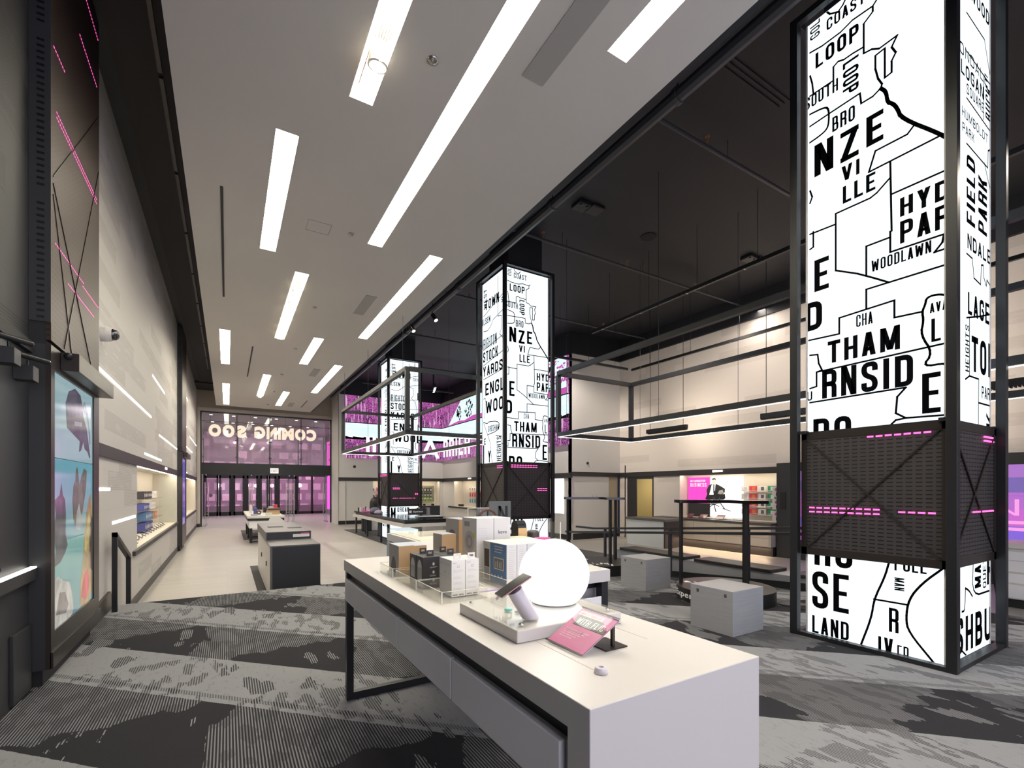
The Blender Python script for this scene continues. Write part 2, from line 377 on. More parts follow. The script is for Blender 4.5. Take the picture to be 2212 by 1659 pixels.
# condensed capitals drawn as strokes (w, h, stroke t)
def _arc(P, r):
    out = []; n = len(P)
    for i, (x, y, k) in enumerate(P):
        if not k: out.append((x, y)); continue
        a = P[i-1]; b = P[(i+1) % n]; A = Vector((a[0]-x, a[1]-y)); B = Vector((b[0]-x, b[1]-y))
        q = min(r, A.length*.5, B.length*.5); p0 = Vector((x, y))+A.normalized()*q; p1 = Vector((x, y))+B.normalized()*q; c = Vector((x, y))
        for s in (0, .25, .5, .75, 1): out.append(tuple(p0*(1-s)**2+c*2*s*(1-s)+p1*s*s))
    return out
def _ribbon(path, t, closed=False):
    vs = []; n = len(path); fs = []
    for i in range(n):
        p = Vector(path[i]); a = Vector(path[i-1]) if (i or closed) else None; b = Vector(path[(i+1) % n]) if (i < n-1 or closed) else None
        d0 = (p-a).normalized() if a is not None and (p-a).length > 1e-6 else None; d1 = (b-p).normalized() if b is not None and (b-p).length > 1e-6 else None
        d0 = d0 or d1 or Vector((1, 0)); d1 = d1 or d0
        n0 = Vector((-d0.y, d0.x)); n1 = Vector((-d1.y, d1.x)); m = (n0+n1)
        m = n0 if m.length < 1e-4 else m.normalized(); k = min(1.5, 1/max(.5, m.dot(n0)))
        vs += [tuple(p+m*t/2*k), tuple(p-m*t/2*k)]
    for i in range(n if closed else n-1):
        j = (i+1) % n; fs.append((2*i, 2*i+1, 2*j+1, 2*j))
    return vs, fs
def glyph(ch, w, h, t):
    V = []; F = []
    def put(r): n = len(V); V.extend(r[0]); F.extend(tuple(i+n for i in f) for f in r[1])
    def R(x0, y0, x1, y1): put(([(x0,y0),(x1,y0),(x1,y1),(x0,y1)], [(0,1,2,3)]))
    th = t*1.12
    def D(x0, y0, x1, y1): put(([(x0,y0),(x0+th,y0),(x1+th,y1),(x1,y1)], [(0,1,2,3)]))
    a = t/2; b = w-t/2; c = h-t/2; r = min(.5*(w-t), .26*h)
    if ch == 'O': put(_ribbon(_arc([(a,a,1),(b,a,1),(b,c,1),(a,c,1)], r), t, True))
    elif ch == 'C': put(_ribbon(_arc([(b,.64*h,0),(b,c,1),(a,c,1),(a,a,1),(b,a,1),(b,.36*h,0)], r), t))
    elif ch == 'G': put(_ribbon(_arc([(b,.68*h,0),(b,c,1),(a,c,1),(a,a,1),(b,a,1),(b,.50*h,0)], r), t)); R(.5*w,.42*h,b,.42*h+t*.9)
    elif ch == 'D': put(_ribbon(_arc([(a,a,0),(b,a,1),(b,c,1),(a,c,0)], r), t, True))
    elif ch == 'U': put(_ribbon(_arc([(a,h,0),(a,a,1),(b,a,1),(b,h,0)], r), t))
    elif ch == 'Q': put(_ribbon(_arc([(a,a,1),(b,a,1),(b,c,1),(a,c,1)], r), t, True)); D(w-th,0,w*.5,h*.25)
    elif ch == 'S': put(_ribbon(_arc([(b,.69*h,0),(b,c,1),(a,c,1),(a,.58*h,1),(b,.42*h,1),(b,a,1),(a,a,1),(a,.31*h,0)], r), t))
    elif ch in 'PRB':
        m = .46*h if ch == 'P' else .5*h; R(0,0,t,h)
        put(_ribbon(_arc([(a,c,0),(b-(.08*w if ch == 'B' else 0),c,1),(b-(.08*w if ch == 'B' else 0),m,1),(a,m,0)], r*.8), t))
        if ch == 'R': put(_ribbon(_arc([(a,m,0),(b,m-.02*h,1),(b,0,0)], r*.8), t))
        if ch == 'B': put(_ribbon(_arc([(a,m,0),(b,m,1),(b,a,1),(a,a,0)], r*.8), t))
    elif ch in 'EFLTHI':
        if ch == 'T': R(0,h-t,w,h); R(w/2-t/2,0,w/2+t/2,h)
        elif ch == 'I': R(w/2-t/2,0,w/2+t/2,h)
        else:
            R(0,0,t,h)
            if ch in 'EF': R(t,h-t*.9,w,h); R(t,.5*h-t*.42,w*.88,.5*h+t*.42)
            if ch in 'EL': R(t,0,w,t*.9)
            if ch == 'H': R(w-t,0,w,h); R(t,.5*h-t*.42,w-t,.5*h+t*.42)
    elif ch == 'N': R(0,0,t,h); R(w-t,0,w,h); D(w-th,0,0,h)
    elif ch == 'M': R(0,0,t,h); R(w-t,0,w,h); D(w/2-th/2,.05*h,0,h); D(w/2-th/2,.05*h,w-th,h)
    elif ch == 'A': D(0,0,w/2-th/2,h); D(w-th,0,w/2-th/2,h); R(w*.22,.20*h,w*.78,.20*h+t*.85)
    elif ch == 'V': D(w/2-th/2,0,0,h); D(w/2-th/2,0,w-th,h)
    elif ch == 'W': D(w*.27-th/2,0,0,h); D(w*.27-th/2,0,w/2-th/2,h*.85); D(w*.73-th/2,0,w/2-th/2,h*.85); D(w*.73-th/2,0,w-th,h)
    elif ch == 'X': D(0,0,w-th,h); D(w-th,0,0,h)
    elif ch == 'Y': D(w/2-th/2,.42*h,0,h); D(w/2-th/2,.42*h,w-th,h); R(w/2-t/2,0,w/2+t/2,.46*h)
    elif ch == 'Z': R(0,0,w,t*.9); R(0,h-t*.9,w,h); D(0,t*.5,w-th,h-t*.5)
    elif ch == 'K': R(0,0,t,h); D(t*.8,.38*h,w-th,h); D(w-th,0,w*.35,.58*h)
    elif ch == 'J': put(_ribbon(_arc([(b,h,0),(b,a,1),(a,a,1),(a,.3*h,0)], r), t))
    elif ch == '-': R(0,.42*h,w,.42*h+t)
    return V, F
GW = {'I': .38, 'M': 1.32, 'W': 1.5, ' ': .5, '-': .6, 'L': .88, 'E': .9, 'F': .88}
def caps(s, W, h, weight=.2):
    tot = sum(GW.get(c, 1) for c in s)+.30*(len(s)-1); k = W/tot; t = min(weight*h, .34*k); V = []; F = []; x = 0
    for c in s:
        g = GW.get(c, 1)*k
        if c != ' ':
            v, f = glyph(c, g, h, t if c != 'I' else min(t, g)); n = len(V); V += [(x+p, q) for p, q in v]; F += [tuple(i+n for i in q) for q in f]
        x += g+.30*k
    return V, F
CAPS = set('ABCDEFGHIJKLMNOPQRSTUVWXYZ -')
def text2d(s, u0, u1, v0, v1, rot=0, bold=.03):
    W, H = (u1-u0, v1-v0) if rot == 0 else (v1-v0, u1-u0)
    if all(c in CAPS for c in s): vs, fs = caps(s, W, H, .192 if H > .12 else .15); vs = [(a/W, b/H) for a, b in vs]
    else: vs, fs = glyphs(s, bold)
    out = []
    for a, b in vs:
        if rot == 0: p = (u0+a*(u1-u0), v0+b*(v1-v0))
        elif rot == 90: p = (u1-b*(u1-u0), v0+a*(v1-v0))
        else: p = (u0+b*(u1-u0), v1-a*(v1-v0))
        out.append(p)
    return out, fs
def text_on(mb, s, origin, U, V, w, h, bold=.02, rot=0):
    """flat lettering: origin lower left, U and V directions in space"""
    vs, fs = text2d(s, 0, w, 0, h, rot, bold); o = Vector(origin); U = Vector(U); V = Vector(V)
    return mb.add([o+U*a+V*b for a, b in vs], fs)
def rect_on(mb, origin, U, V, u0, u1, v0, v1):
    o = Vector(origin); U = Vector(U); V = Vector(V)
    return mb.poly([o+U*u0+V*v0, o+U*u1+V*v0, o+U*u1+V*v1, o+U*u0+V*v1])
def art2d(T, L, W, z0, z1):
    vs = []; fs = []
    def put(v, f):
        n = len(vs); vs.extend(v); fs.extend(tuple(i+n for i in q) for q in f)
    for s, u0, u1, a, b, rot in T:
        if b < z0-.01 or a > z1+.01: continue
        put(*text2d(s, u0, u1, a, b, rot, .012 if rot == 0 and (b-a) < .15 else .03))
    for w, pts in L:
        if w > .0165:          # drawn with a soft hand: round the corners
            for _ in range(2):
                q_ = [pts[0]]
                for p, q in zip(pts, pts[1:]): q_ += [(p[0]*.75+q[0]*.25, p[1]*.75+q[1]*.25), (p[0]*.25+q[0]*.75, p[1]*.25+q[1]*.75)]
                pts = q_+[pts[-1]]
        for p, q in zip(pts, pts[1:]):
            d = Vector((q[0]-p[0], q[1]-p[1]))
            if d.length < 1e-4: continue
            d.normalize(); n = Vector((-d.y, d.x))*w/2; e = d*w*.45; P = Vector(p); Q = Vector(q)
            put([tuple(P-e-n), tuple(Q+e-n), tuple(Q+e+n), tuple(P-e+n)], [(0,1,2,3)])
    me = bpy.data.meshes.new('a'); me.from_pydata([(x, y, 0) for x, y in vs], [], fs); bm = bmesh.new(); bm.from_mesh(me); bpy.data.meshes.remove(me)
    for co, no in (((0,0,0),(-1,0,0)), ((W,0,0),(1,0,0)), ((0,z0,0),(0,-1,0)), ((0,z1,0),(0,1,0))):
        bmesh.ops.bisect_plane(bm, geom=bm.verts[:]+bm.edges[:]+bm.faces[:], plane_co=co, plane_no=no, clear_outer=True)
    bm.verts.index_update()
    r = ([(v.co.x, v.co.y) for v in bm.verts], [tuple(v.index for v in f.verts) for f in bm.faces]); bm.free(); return r
# ---------------------------------------------------------------- map artwork: (text, u0, u1, z0, z1, turn) and (line width, points)
ART1_T = [('GOLD',0.03,0.12,5.88,6.10,90), ('COAST',0.18,0.50,5.86,5.97,0), ('LOOP',0.08,0.45,5.57,5.72,0), ('LOOP',0.32,0.45,5.12,5.43,-90), ('SOUTH',-0.02,0.28,5.22,5.34,0), ('BRO',0.23,0.42,4.85,4.99,0), ('N',0.07,0.24,4.51,4.82,0), ('Z',0.30,0.45,4.51,4.79,0), ('E',0.51,0.64,4.53,4.80,0), ('VI',0.31,0.46,4.33,4.47,0), ('LLE',0.32,0.58,4.12,4.28,0), ('HYDE',0.76,1.19,3.78,3.94,0), ('PARK',0.76,1.20,3.55,3.74,0), ('WOODLAWN',0.55,0.97,3.39,3.49,0), ('E',0.07,0.20,3.38,3.69,0), ('D',-0.02,0.14,3.01,3.29,0), ('CHA',0.43,0.56,2.93,3.04,0), ('AVA',0.96,1.07,2.89,2.97,0), ('LO',0.97,1.12,2.65,2.84,0), ('THAM',0.19,0.76,2.65,2.86,0), ('RNSID',0.14,0.85,2.32,2.59,0), ('E',0.91,1.03,2.07,2.40,0), ('U',-0.00,0.05,2.32,2.41,0), ('RO',0.06,0.39,1.78,2.13,0), ('RO',0.07,0.40,0.70,1.04,0), ('SE',0.05,0.37,0.28,0.64,0), ('LAND',0.05,0.37,0.03,0.20,0), ('PULL',0.72,0.94,0.74,0.89,0), ('MAN',0.72,0.79,0.57,0.68,-90), ('R',0.68,0.75,0.20,0.41,0), ('IV',0.60,0.71,-0.04,0.14,0), ('ER',0.74,0.82,-0.05,0.10,0)]
ART1_L = [(0.016,[(0.03,5.77),(0.14,5.75),(0.30,5.75),(0.40,5.78),(0.56,5.77),(0.59,5.80)]), (0.016,[(0.16,6.08),(0.21,6.00),(0.28,5.96),(0.32,5.99),(0.34,6.02)]), (0.016,[(0.56,5.77),(0.56,5.72),(0.49,5.67),(0.49,5.40),(0.55,5.39),(0.61,5.35),(0.74,5.36),(0.70,5.29),(0.73,5.22),(0.70,5.17),(0.70,5.07),(0.65,5.06),(0.65,5.32),(0.58,5.31),(0.58,5.19),(0.60,5.09),(0.63,5.02),(0.62,4.99)]), (0.016,[(0.49,5.46),(0.40,5.47),(0.33,5.47),(0.28,5.49),(0.24,5.47),(0.24,5.34),(0.03,5.34)]), (0.016,[(0.03,5.54),(0.05,5.45),(0.06,5.35)]), (0.0171,[(0.03,5.16),(0.16,5.14),(0.20,5.10),(0.20,4.96),(0.18,4.91),(0.12,4.89),(0.03,4.88)]), (0.016,[(0.03,5.04),(0.21,5.05),(0.46,5.06),(0.47,4.96),(0.56,4.96),(0.62,4.99)]), (0.016,[(0.86,4.51),(0.81,4.46),(0.75,4.46),(0.58,4.46),(0.53,4.30),(1.04,4.31)]), (0.016,[(0.69,4.30),(0.70,3.69)]), (0.016,[(0.70,4.01),(1.10,4.01)]), (0.016,[(0.69,4.16),(0.59,4.08),(0.54,4.06),(0.26,4.06),(0.26,3.90)]), (0.016,[(0.26,3.96),(0.03,3.97)]), (0.016,[(0.03,4.40),(0.05,4.33),(0.03,4.28)]), (0.028,[(0.62,4.99),(0.66,4.93),(0.67,4.83),(0.71,4.79),(0.74,4.73),(0.77,4.62),(1.04,4.31),(1.10,4.21)]), (0.016,[(0.26,3.89),(0.26,3.52),(0.44,3.42),(0.57,3.33),(0.68,3.25)]), (0.016,[(0.51,3.38),(0.51,3.64),(0.69,3.64)]), (0.016,[(0.69,3.69),(0.69,3.51),(1.10,3.50)]), (0.016,[(1.05,3.50),(1.04,3.44),(0.99,3.38),(1.10,3.38)]), (0.016,[(0.68,3.25),(1.10,3.25)]), (0.016,[(0.68,3.25),(0.51,3.25),(0.51,3.08)]), (0.016,[(0.02,2.92),(0.29,2.91),(0.29,3.06),(0.72,3.08),(0.72,2.93),(0.91,2.92)]), (0.0171,[(1.10,2.98),(1.02,3.03),(0.94,3.03),(0.93,2.97),(0.91,2.92),(0.92,2.84),(0.90,2.73),(0.98,2.56),(0.91,2.46),(1.07,2.46),(1.09,2.40)]), (0.016,[(0.09,2.59),(1.10,2.62)]), (0.016,[(0.03,2.77),(0.10,2.76),(0.11,2.67),(0.14,2.60),(0.09,2.59),(0.09,2.45),(0.03,2.44)]), (0.016,[(0.03,2.30),(0.80,2.31),(0.74,2.24),(0.73,2.10),(0.80,2.05),(1.10,2.04)]), (0.016,[(0.80,2.05),(0.73,2.04),(0.69,2.00)]), (0.016,[(0.03,3.82),(0.06,3.83),(0.06,3.98)]), (0.0171,[(0.68,0.80),(0.65,0.67),(0.57,0.46),(0.55,0.29),(0.47,0.03)]), (0.016,[(0.57,0.46),(0.81,0.46)]), (0.0171,[(1.05,0.81),(0.91,0.66),(0.82,0.51),(0.80,0.34),(0.82,0.23),(0.98,0.03)])]
ART2_T = [('WEST',0.07,0.20,5.46,5.91,90), ('TOWN',0.14,0.76,5.42,5.64,0), ('PILSEN',-0.08,0.37,5.12,5.26,0), ('BRIGHTON',-0.05,0.66,4.57,4.80,0), ('STOCK',0.03,0.71,4.28,4.51,0), ('YARDS',0.03,0.91,3.96,4.18,0), ('ENGLE',0.14,1.19,3.52,3.79,0), ('WOOD',0.16,1.19,3.12,3.40,0), ('GRESHAM',0.27,0.76,2.70,2.83,0), ('HEIGHTS',0.66,0.84,2.03,2.56,90), ('BU',0.92,1.02,2.46,2.56,0), ('E',0.08,0.16,2.43,2.57,0), ('Y',0.27,0.39,2.02,2.28,0), ('L',0.03,0.17,1.87,2.42,0), ('SOUTH',0.85,1.27,5.37,5.48,0), ('N',1.02,1.25,4.68,4.95,0), ('B',1.04,1.22,1.99,2.27,0), ('M',0.04,0.21,0.43,0.77,0), ('ORGAN',0.27,0.71,0.60,0.77,0), ('S',0.99,1.14,0.58,0.74,0), ('BEVERLY',0.14,0.87,0.13,0.33,0), ('PARK',0.35,0.92,-0.26,-0.08,0)]
ART2_L = [(0.016,[(0.06,5.32),(0.66,5.48),(1.14,5.59)]), (0.016,[(0.06,4.98),(0.25,4.95),(0.40,5.02),(0.50,5.12),(1.14,5.25)]), (0.016,[(0.05,4.56),(0.56,4.63),(1.14,4.70)]), (0.016,[(0.05,4.21),(0.66,4.31),(1.14,4.37)]), (0.016,[(0.05,3.90),(1.00,3.97),(1.00,4.21),(1.14,4.23)]), (0.0171,[(0.05,2.94),(0.25,2.88),(0.27,2.93),(0.79,2.88),(0.76,2.69),(0.25,2.64)]), (0.016,[(0.06,2.92),(0.35,2.48),(0.45,2.03),(0.48,2.00)]), (0.016,[(0.63,2.59),(0.87,2.55),(0.87,1.99)]), (0.016,[(0.87,2.39),(1.14,2.38)]), (0.016,[(0.71,5.99),(0.71,5.13),(0.87,5.10),(0.87,4.84),(0.79,4.73),(0.95,4.59),(1.00,4.34),(1.00,4.21)]), (0.016,[(1.14,5.79),(0.92,5.77),(0.92,6.02)]), (0.016,[(0.66,0.77),(0.87,0.41),(0.87,-0.36)]), (0.016,[(0.05,0.38),(1.14,0.37)]), (0.016,[(0.06,3.46),(0.14,3.47),(0.12,3.02)]), (0.016,[(1.14,3.12),(0.95,3.11),(0.95,2.91),(1.08,2.76),(1.14,2.56)])]
ART3_T = [('WOOD',0.55,1.04,5.69,5.82,0), ('AVONDALE',0.05,1.00,5.11,5.21,0), ('LOGAN',0.33,0.89,4.95,5.07,0), ('SQUARE',0.46,0.89,4.83,4.92,0), ('HUMBOLDT',0.35,1.00,4.60,4.68,0), ('PARK',0.36,0.65,4.47,4.55,0), ('BUCK',0.94,1.11,4.82,5.12,90), ('FIELD',0.46,0.67,3.73,4.32,90), ('PARK',0.75,0.98,3.74,4.24,90), ('NDALE',0.48,1.08,3.51,3.64,0), ('LAGE',0.49,1.04,2.95,3.14,0), ('HEIGHTS',0.43,0.52,2.45,2.85,90), ('TON',0.58,1.18,2.47,2.78,0), ('PARK',0.84,1.13,2.26,2.37,0), ('K',0.96,1.13,2.01,2.14,90), ('MAR',0.66,0.82,0.57,0.87,90), ('QUETTE',0.87,0.96,0.55,0.97,90), ('P',0.98,1.18,0.57,0.86,0), ('ASHBURN',-0.04,1.57,0.06,0.36,0)]
ART3_L = [(0.016,[(0.46,5.52),(0.91,5.51),(1.08,5.22)]), (0.016,[(0.46,5.19),(1.08,5.17)]), (0.016,[(0.46,4.79),(1.08,4.74)]), (0.016,[(0.90,5.18),(0.89,4.78)]), (0.016,[(0.46,4.40),(1.00,4.38)]), (0.016,[(0.91,4.39),(1.06,4.21),(1.15,4.21)]), (0.016,[(1.15,4.61),(1.01,4.54),(1.00,4.38)]), (0.016,[(0.46,3.46),(0.60,3.45),(0.64,3.29),(0.81,3.27),(0.83,3.45),(0.88,3.46),(0.90,3.35),(0.96,3.29),(0.98,3.35),(1.13,3.29)]), (0.016,[(0.46,2.91),(0.78,2.98),(1.13,3.07)]), (0.016,[(0.53,2.92),(0.53,2.42),(0.76,2.42),(0.75,2.01)]), (0.016,[(0.53,2.42),(0.43,2.38)]), (0.016,[(0.76,2.21),(1.13,2.21)]), (0.018,[(0.62,0.80),(0.60,0.51),(1.04,0.51)]), (0.018,[(0.43,0.60),(0.52,0.57),(0.60,0.51)]), (0.018,[(0.35,0.41),(0.42,0.41),(0.43,0.60)]), (0.018,[(0.35,0.08),(0.60,-0.06)])]
ORD = ['first', 'second', 'third', 'fourth', 'fifth', 'sixth', 'seventh', 'eighth', 'ninth', 'tenth', 'eleventh', 'twelfth']
# ================================================================ the shell of the shop
ZF = -0.35; ZC = 5.24; ZB = 6.9; YB = 26.3
XL = -1.22; XR = 12.57
# floors: raised carpet platform, ramp, lower plank floor
S('floor', MB().prism([(XL-.1,-3),(9.0,-3),(9.0,.2),(7.65,.2),(7.65,3.2),(6.2,3.2),(6.2,7.55),(XL-.1,7.55)], ZF-.1, 0), carpet)
r = MB().add([(6.2,3.2,0),(7.2,3.2,0),(7.2,8.0,ZF),(6.2,8.0,ZF),(6.2,3.2,ZF-.1),(7.2,3.2,ZF-.1),(7.2,8,ZF-.1),(6.2,8,ZF-.1)], [(0,1,2,3),(0,3,7,4),(1,5,6,2),(0,4,5,1)])
S('floor', r, carpet)
S('floor', MB().box(XL-.3, 14.5, -3, 37, ZF-.2, ZF), wood)
S('floor', MB().box(3.2, 8.9, 7.56, 11.0, ZF, ZF+.012), carpet_grey)
S('floor', MB().box(4.33, 8.6, 11.6, 21.3, ZF, ZF+.012), carpet_grey)
S('floor', MB().box(.49, 2.4, 18.9, 23.2, ZF, ZF+.012), carpet_grey)
S('floor', MB().box(.45, 1.5, 9.0, 12.4, ZF, ZF+.012), carpet_grey)
# dropped white ceiling with recesses cut for the light panels
REC = [(1.01,1.23,2.2,4.71,'s'), (1.86,2.08,-.6,7.40,'l'), (2.82,3.04,-1.2,3.065,'l'), (.44,.66,5.53,8.42,'l'), (1.02,1.24,9.01,13.25,'s'), (2.82,3.04,7.24,12.16,'l'),
       (-.16,.06,13.19,16.78,'l'), (1.87,2.10,12.71,15.6,'l'), (2.83,3.06,15.22,20.09,'l'), (-.15,.07,19.93,24.85,'l'), (1.03,1.26,17.7,21.96,'s'), (1.88,2.11,20.44,24.03,'l')]
c = MB()
for a, b, e, f in grid_faces([-.44, 3.53], [-3, 25.3], [q[:4] for q in REC]): c.poly([(a,e,ZC),(a,f,ZC),(b,f,ZC),(b,e,ZC)])
c.poly([(-.44,-3,ZC),(-.44,25.3,ZC),(-.44,25.3,ZC+.3),(-.44,-3,ZC+.3)]); c.poly([(3.53,-3,ZC),(3.53,25.3,ZC),(3.53,25.3,ZC+.3),(3.53,-3,ZC+.3)]); c.poly([(-.44,25.3,ZC),(3.53,25.3,ZC),(3.53,25.3,ZC+.3),(-.44,25.3,ZC+.3)])
c.poly([(-.44,-3,ZC+.3),(3.53,-3,ZC+.3),(3.53,25.3,ZC+.3),(-.44,25.3,ZC+.3)])
S('ceiling', c, ceil_white)
S('ceiling', MB().box(XL-.3, 14.5, -3, YB+.2, ZB, ZB+.1), ceil_black)
# brown-black soffit along the left wall, with its slot
S('ceiling', MB().box(-1.06, -.50, -3, 24.6, 6.1, ZB), soffit)
S('trim_1', MB().box(XL, -1.06, -3, YB, 6.13, ZB), black_matt)
S('trim_2', MB().box(XL, 1.2, 24.6, YB, 6.05, ZB), black_matt)
S('trim_3', MB().box(3.54, 3.62, -3, 25.3, ZC+.02, ZB), ceil_black)
t = MB()
for y in [y*1.9-1 for y in range(12)]: t.box(-.66, -.62, y, y+1.82, 6.075, 6.1)
S('trim_4', t, bronze)
# left wall: dark boards near the camera, white boards, niches
S('wall_left', MB().box(XL-.2, XL, -3, 4.7, 2.52, ZB), wall_dark_m)
S('wall_left', MB().box(XL-.2, XL, -3, 4.7, ZF, 2.52), charcoal)
c = MB()
for a, b, e, f in grid_faces([4.7, YB], [ZF, 6.13], [(9.43, 16.3, .50, 1.84), (18.1, 25.2, .50, 1.84)]): c.poly([(XL,a,e),(XL,b,e),(XL,b,f),(XL,a,f)])
S('wall_left', c, wall_left_m)
def niche_shell(name, plane, at, dirn, u0, u1, z0, z1, depth, m):
    """five-sided recess; plane 'X' or 'Y'; dirn = +1/-1 the way it goes back"""
    c = MB(); b = at+dirn*depth
    def P(d, u, z): return (d, u, z) if plane == 'X' else (u, d, z)
    c.poly([P(b,u0,z0),P(b,u1,z0),P(b,u1,z1),P(b,u0,z1)])
    for q in ([(at,u0,z0),(b,u0,z0),(b,u0,z1),(at,u0,z1)], [(at,u1,z0),(b,u1,z0),(b,u1,z1),(at,u1,z1)], [(at,u0,z0),(at,u1,z0),(b,u1,z0),(b,u0,z0)], [(at,u0,z1),(at,u1,z1),(b,u1,z1),(b,u0,z1)]):
        c.poly([P(*k) for k in q])
    o = S(name, c, m)
    e = MB(); d0, d1 = sorted((at+dirn*.03, at+dirn*.09))
    if plane == 'X': e.box(d0, d1, u0+.05, u1-.05, z1-.022, z1-.006)
    else: e.box(u0+.05, u1-.05, d0, d1, z1-.022, z1-.006)
    l = e.build('strip_light', niche_em, None)
    return l
NL = [('linear strip light under the top edge of the near niche in the left wall', 'X', XL, -1, 9.43, 16.3, .50, 1.84, .55),
      ('linear strip light in the far niche of the left wall beside the entrance', 'X', XL, -1, 18.1, 25.2, .50, 1.84, .55)]
for lb, pl, at, dn, u0, u1, z0, z1, dp in NL:
    tag(niche_shell('wall_left', pl, at, dn, u0, u1, z0, z1, dp, cream), lb, 'light')
# rear wall with the entrance opening
c = MB()
for a, b, e, f in grid_faces([XL, 5.0], [ZF, ZB], [(-1.08, 4.72, ZF, 5.1)]): c.poly([(a,YB,e),(b,YB,e),(b,YB,f),(a,YB,f)])
c.poly([(4.72,YB,ZF),(4.72,YB+.35,ZF),(4.72,YB+.35,5.1),(4.72,YB,5.1)]); c.poly([(-1.08,YB,ZF),(-1.08,YB+.35,ZF),(-1.08,YB+.35,5.1),(-1.08,YB,5.1)]); c.poly([(-1.08,YB,5.1),(4.72,YB,5.1),(4.72,YB+.35,5.1),(-1.08,YB+.35,5.1)])
S('wall_back', c, tan)
# light portal trim round the opening
t = MB().box(-1.2, -1.08, YB-.05, YB-.001, ZF+.12, 5.24).box(4.72, 4.86, YB-.05, YB-.001, ZF+.12, 5.24).box(-1.08, 4.72, YB-.05, YB-.001, 5.1, 5.24)
S('trim_5', t, mat('pale_portal', (.47,.42,.38), .6))
S('wall_back', MB().box(4.72, 10.3, 24.5, 24.502, 1.99, ZB).box(4.72, 6.43, 24.5, 24.502, ZF, 1.99).box(4.72, 4.74, 24.5, YB, ZF, ZB), white_paint)
S('wall_back', MB().box(10.1, 10.3, 24.5, 24.502, ZF, 1.99).box(6.43, 9.1, 24.5, 24.502, ZF, .45), white_paint)
tag(niche_shell('wall_back', 'Y', 24.52, 1, 6.43, 10.1, .50, 1.86, .5, cream), 'linear strip light in the niche of the rear wall behind the columns', 'light')
# LED wall block: side wall at X 10.3 and its return at Y 13
c = MB()
for a, b, e, f in grid_faces([13.0, 24.5], [ZF, ZB], [(14.1, 22.98, .50, 1.85)]): c.poly([(10.3,a,e),(10.3,b,e),(10.3,b,f),(10.3,a,f)])
S('wall_right', c, white_paint)
tag(niche_shell('wall_right', 'X', 10.3, 1, 14.1, 22.98, .50, 1.85, .5, cream), 'linear strip light in the long niche behind the middle column', 'light')
S('wall_right', MB().box(10.3, 12.02, 13.0, 13.2, ZF, ZB).box(12.02, 12.6, 13.0, 13.2, 2.0, ZB), white_paint)
S('wall_right', MB().box(12.02, 12.57, 13.12, 13.2, ZF, 2.0), mat('warm_recess', (.55,.46,.32), .7))
c = MB()
for a, b, e, f in grid_faces([-3, 13.0], [ZF, 6.16], [(7.04, 10.27, .55, 1.89), (11.41, 12.155, ZF, 1.80)]): c.poly([(XR,a,e),(XR,b,e),(XR,b,f),(XR,a,f)])
S('wall_right', c, wall_right_m)
S('wall_right', MB().box(XR-.08, XR+.3, -3, 13.0, 6.16, ZB).box(10.22, 10.3, 13.0, 24.5, 6.15, ZB).box(4.8, 10.3, 24.42, 24.49, 6.15, ZB).box(10.22, 12.5, 12.92, 12.99, 6.16, ZB), ceil_black)
tag(niche_shell('wall_right', 'X', XR, 1, 7.04, 10.27, .55, 1.89, .42, cream), 'linear strip light above the business poster niche', 'light')
# wall behind the camera and beyond
S('wall_front', MB().box(XL-.2, 14.5, -3.1, -3.0, ZF, ZB), mat('front_wall_grey', (.35,.34,.34), .7))
S('window_7', MB().box(-1.0, 7.5, -2.96, -2.93, .35, 4.05), em('front_fill_glow', (.84,.84,1), .3))  # glowing pane of the guessed window, added out of view as front fill
S('trim_13', MB().box(-1.1, 7.6, -2.98, -2.9, .27, .35).box(-1.1, 7.6, -2.98, -2.9, 4.05, 4.13).box(-1.1, -1.0, -2.98, -2.9, .35, 4.05).box(7.5, 7.6, -2.98, -2.9, .35, 4.05).box(2.6,2.66,-2.98,-2.9,.35,4.05).box(5.8,5.86,-2.98,-2.9,.35,4.05), black)  # frame of the added, unseen window
# room seen through the doorway in the right wall
for q in ((XR, 15.5, 12.7, 12.75, ZF, 2.3), (15.5, 15.55, 10, 12.7, ZF, 2.3), (XR+.01, 15.5, 10.3, 10.35, ZF, 2.3), (XR+.3, 15.5, 10.35, 12.7, 2.3, 2.35), ): S('wall_right', MB().box(*q), yellow_wall)
S('floor', MB().box(XR+.01, 15.5, 10.35, 12.7, ZF+.001, ZF+.004), carpet_grey)
lamp('back_room_light', 'AREA', (14, 11.6, 2.2), (0, 0, 0), 30, (1, .85, .6), .6)
# dark door frame and lintel on the right wall
S('door_1', MB().box(XR-.03, XR+.02, 12.155, 12.585, ZF, 1.90).box(XR-.03, XR+.02, 11.41, 12.155, 1.78, 1.90).box(XR-.02, XR+.02, 11.37, 11.41, ZF, 1.88), charcoal)
# dark picture rail band all round
bm_ = mat('dark_band', (.030, .027, .028), .45)
S('trim_6', MB().box(XL-.01, XL+.03, 6.19, 25.9, 1.81, 1.95), bm_)
S('trim_7', MB().box(4.72, 10.3, 24.45, 24.5, 1.83, 2.0).box(10.25, 10.3, 12.96, 24.5, 1.82, 2.0).box(10.25, 12.57, 12.95, 13.0, 1.88, 2.03).box(XR-.05, XR, 7.0, 13.0, 1.86, 2.03), bm_)
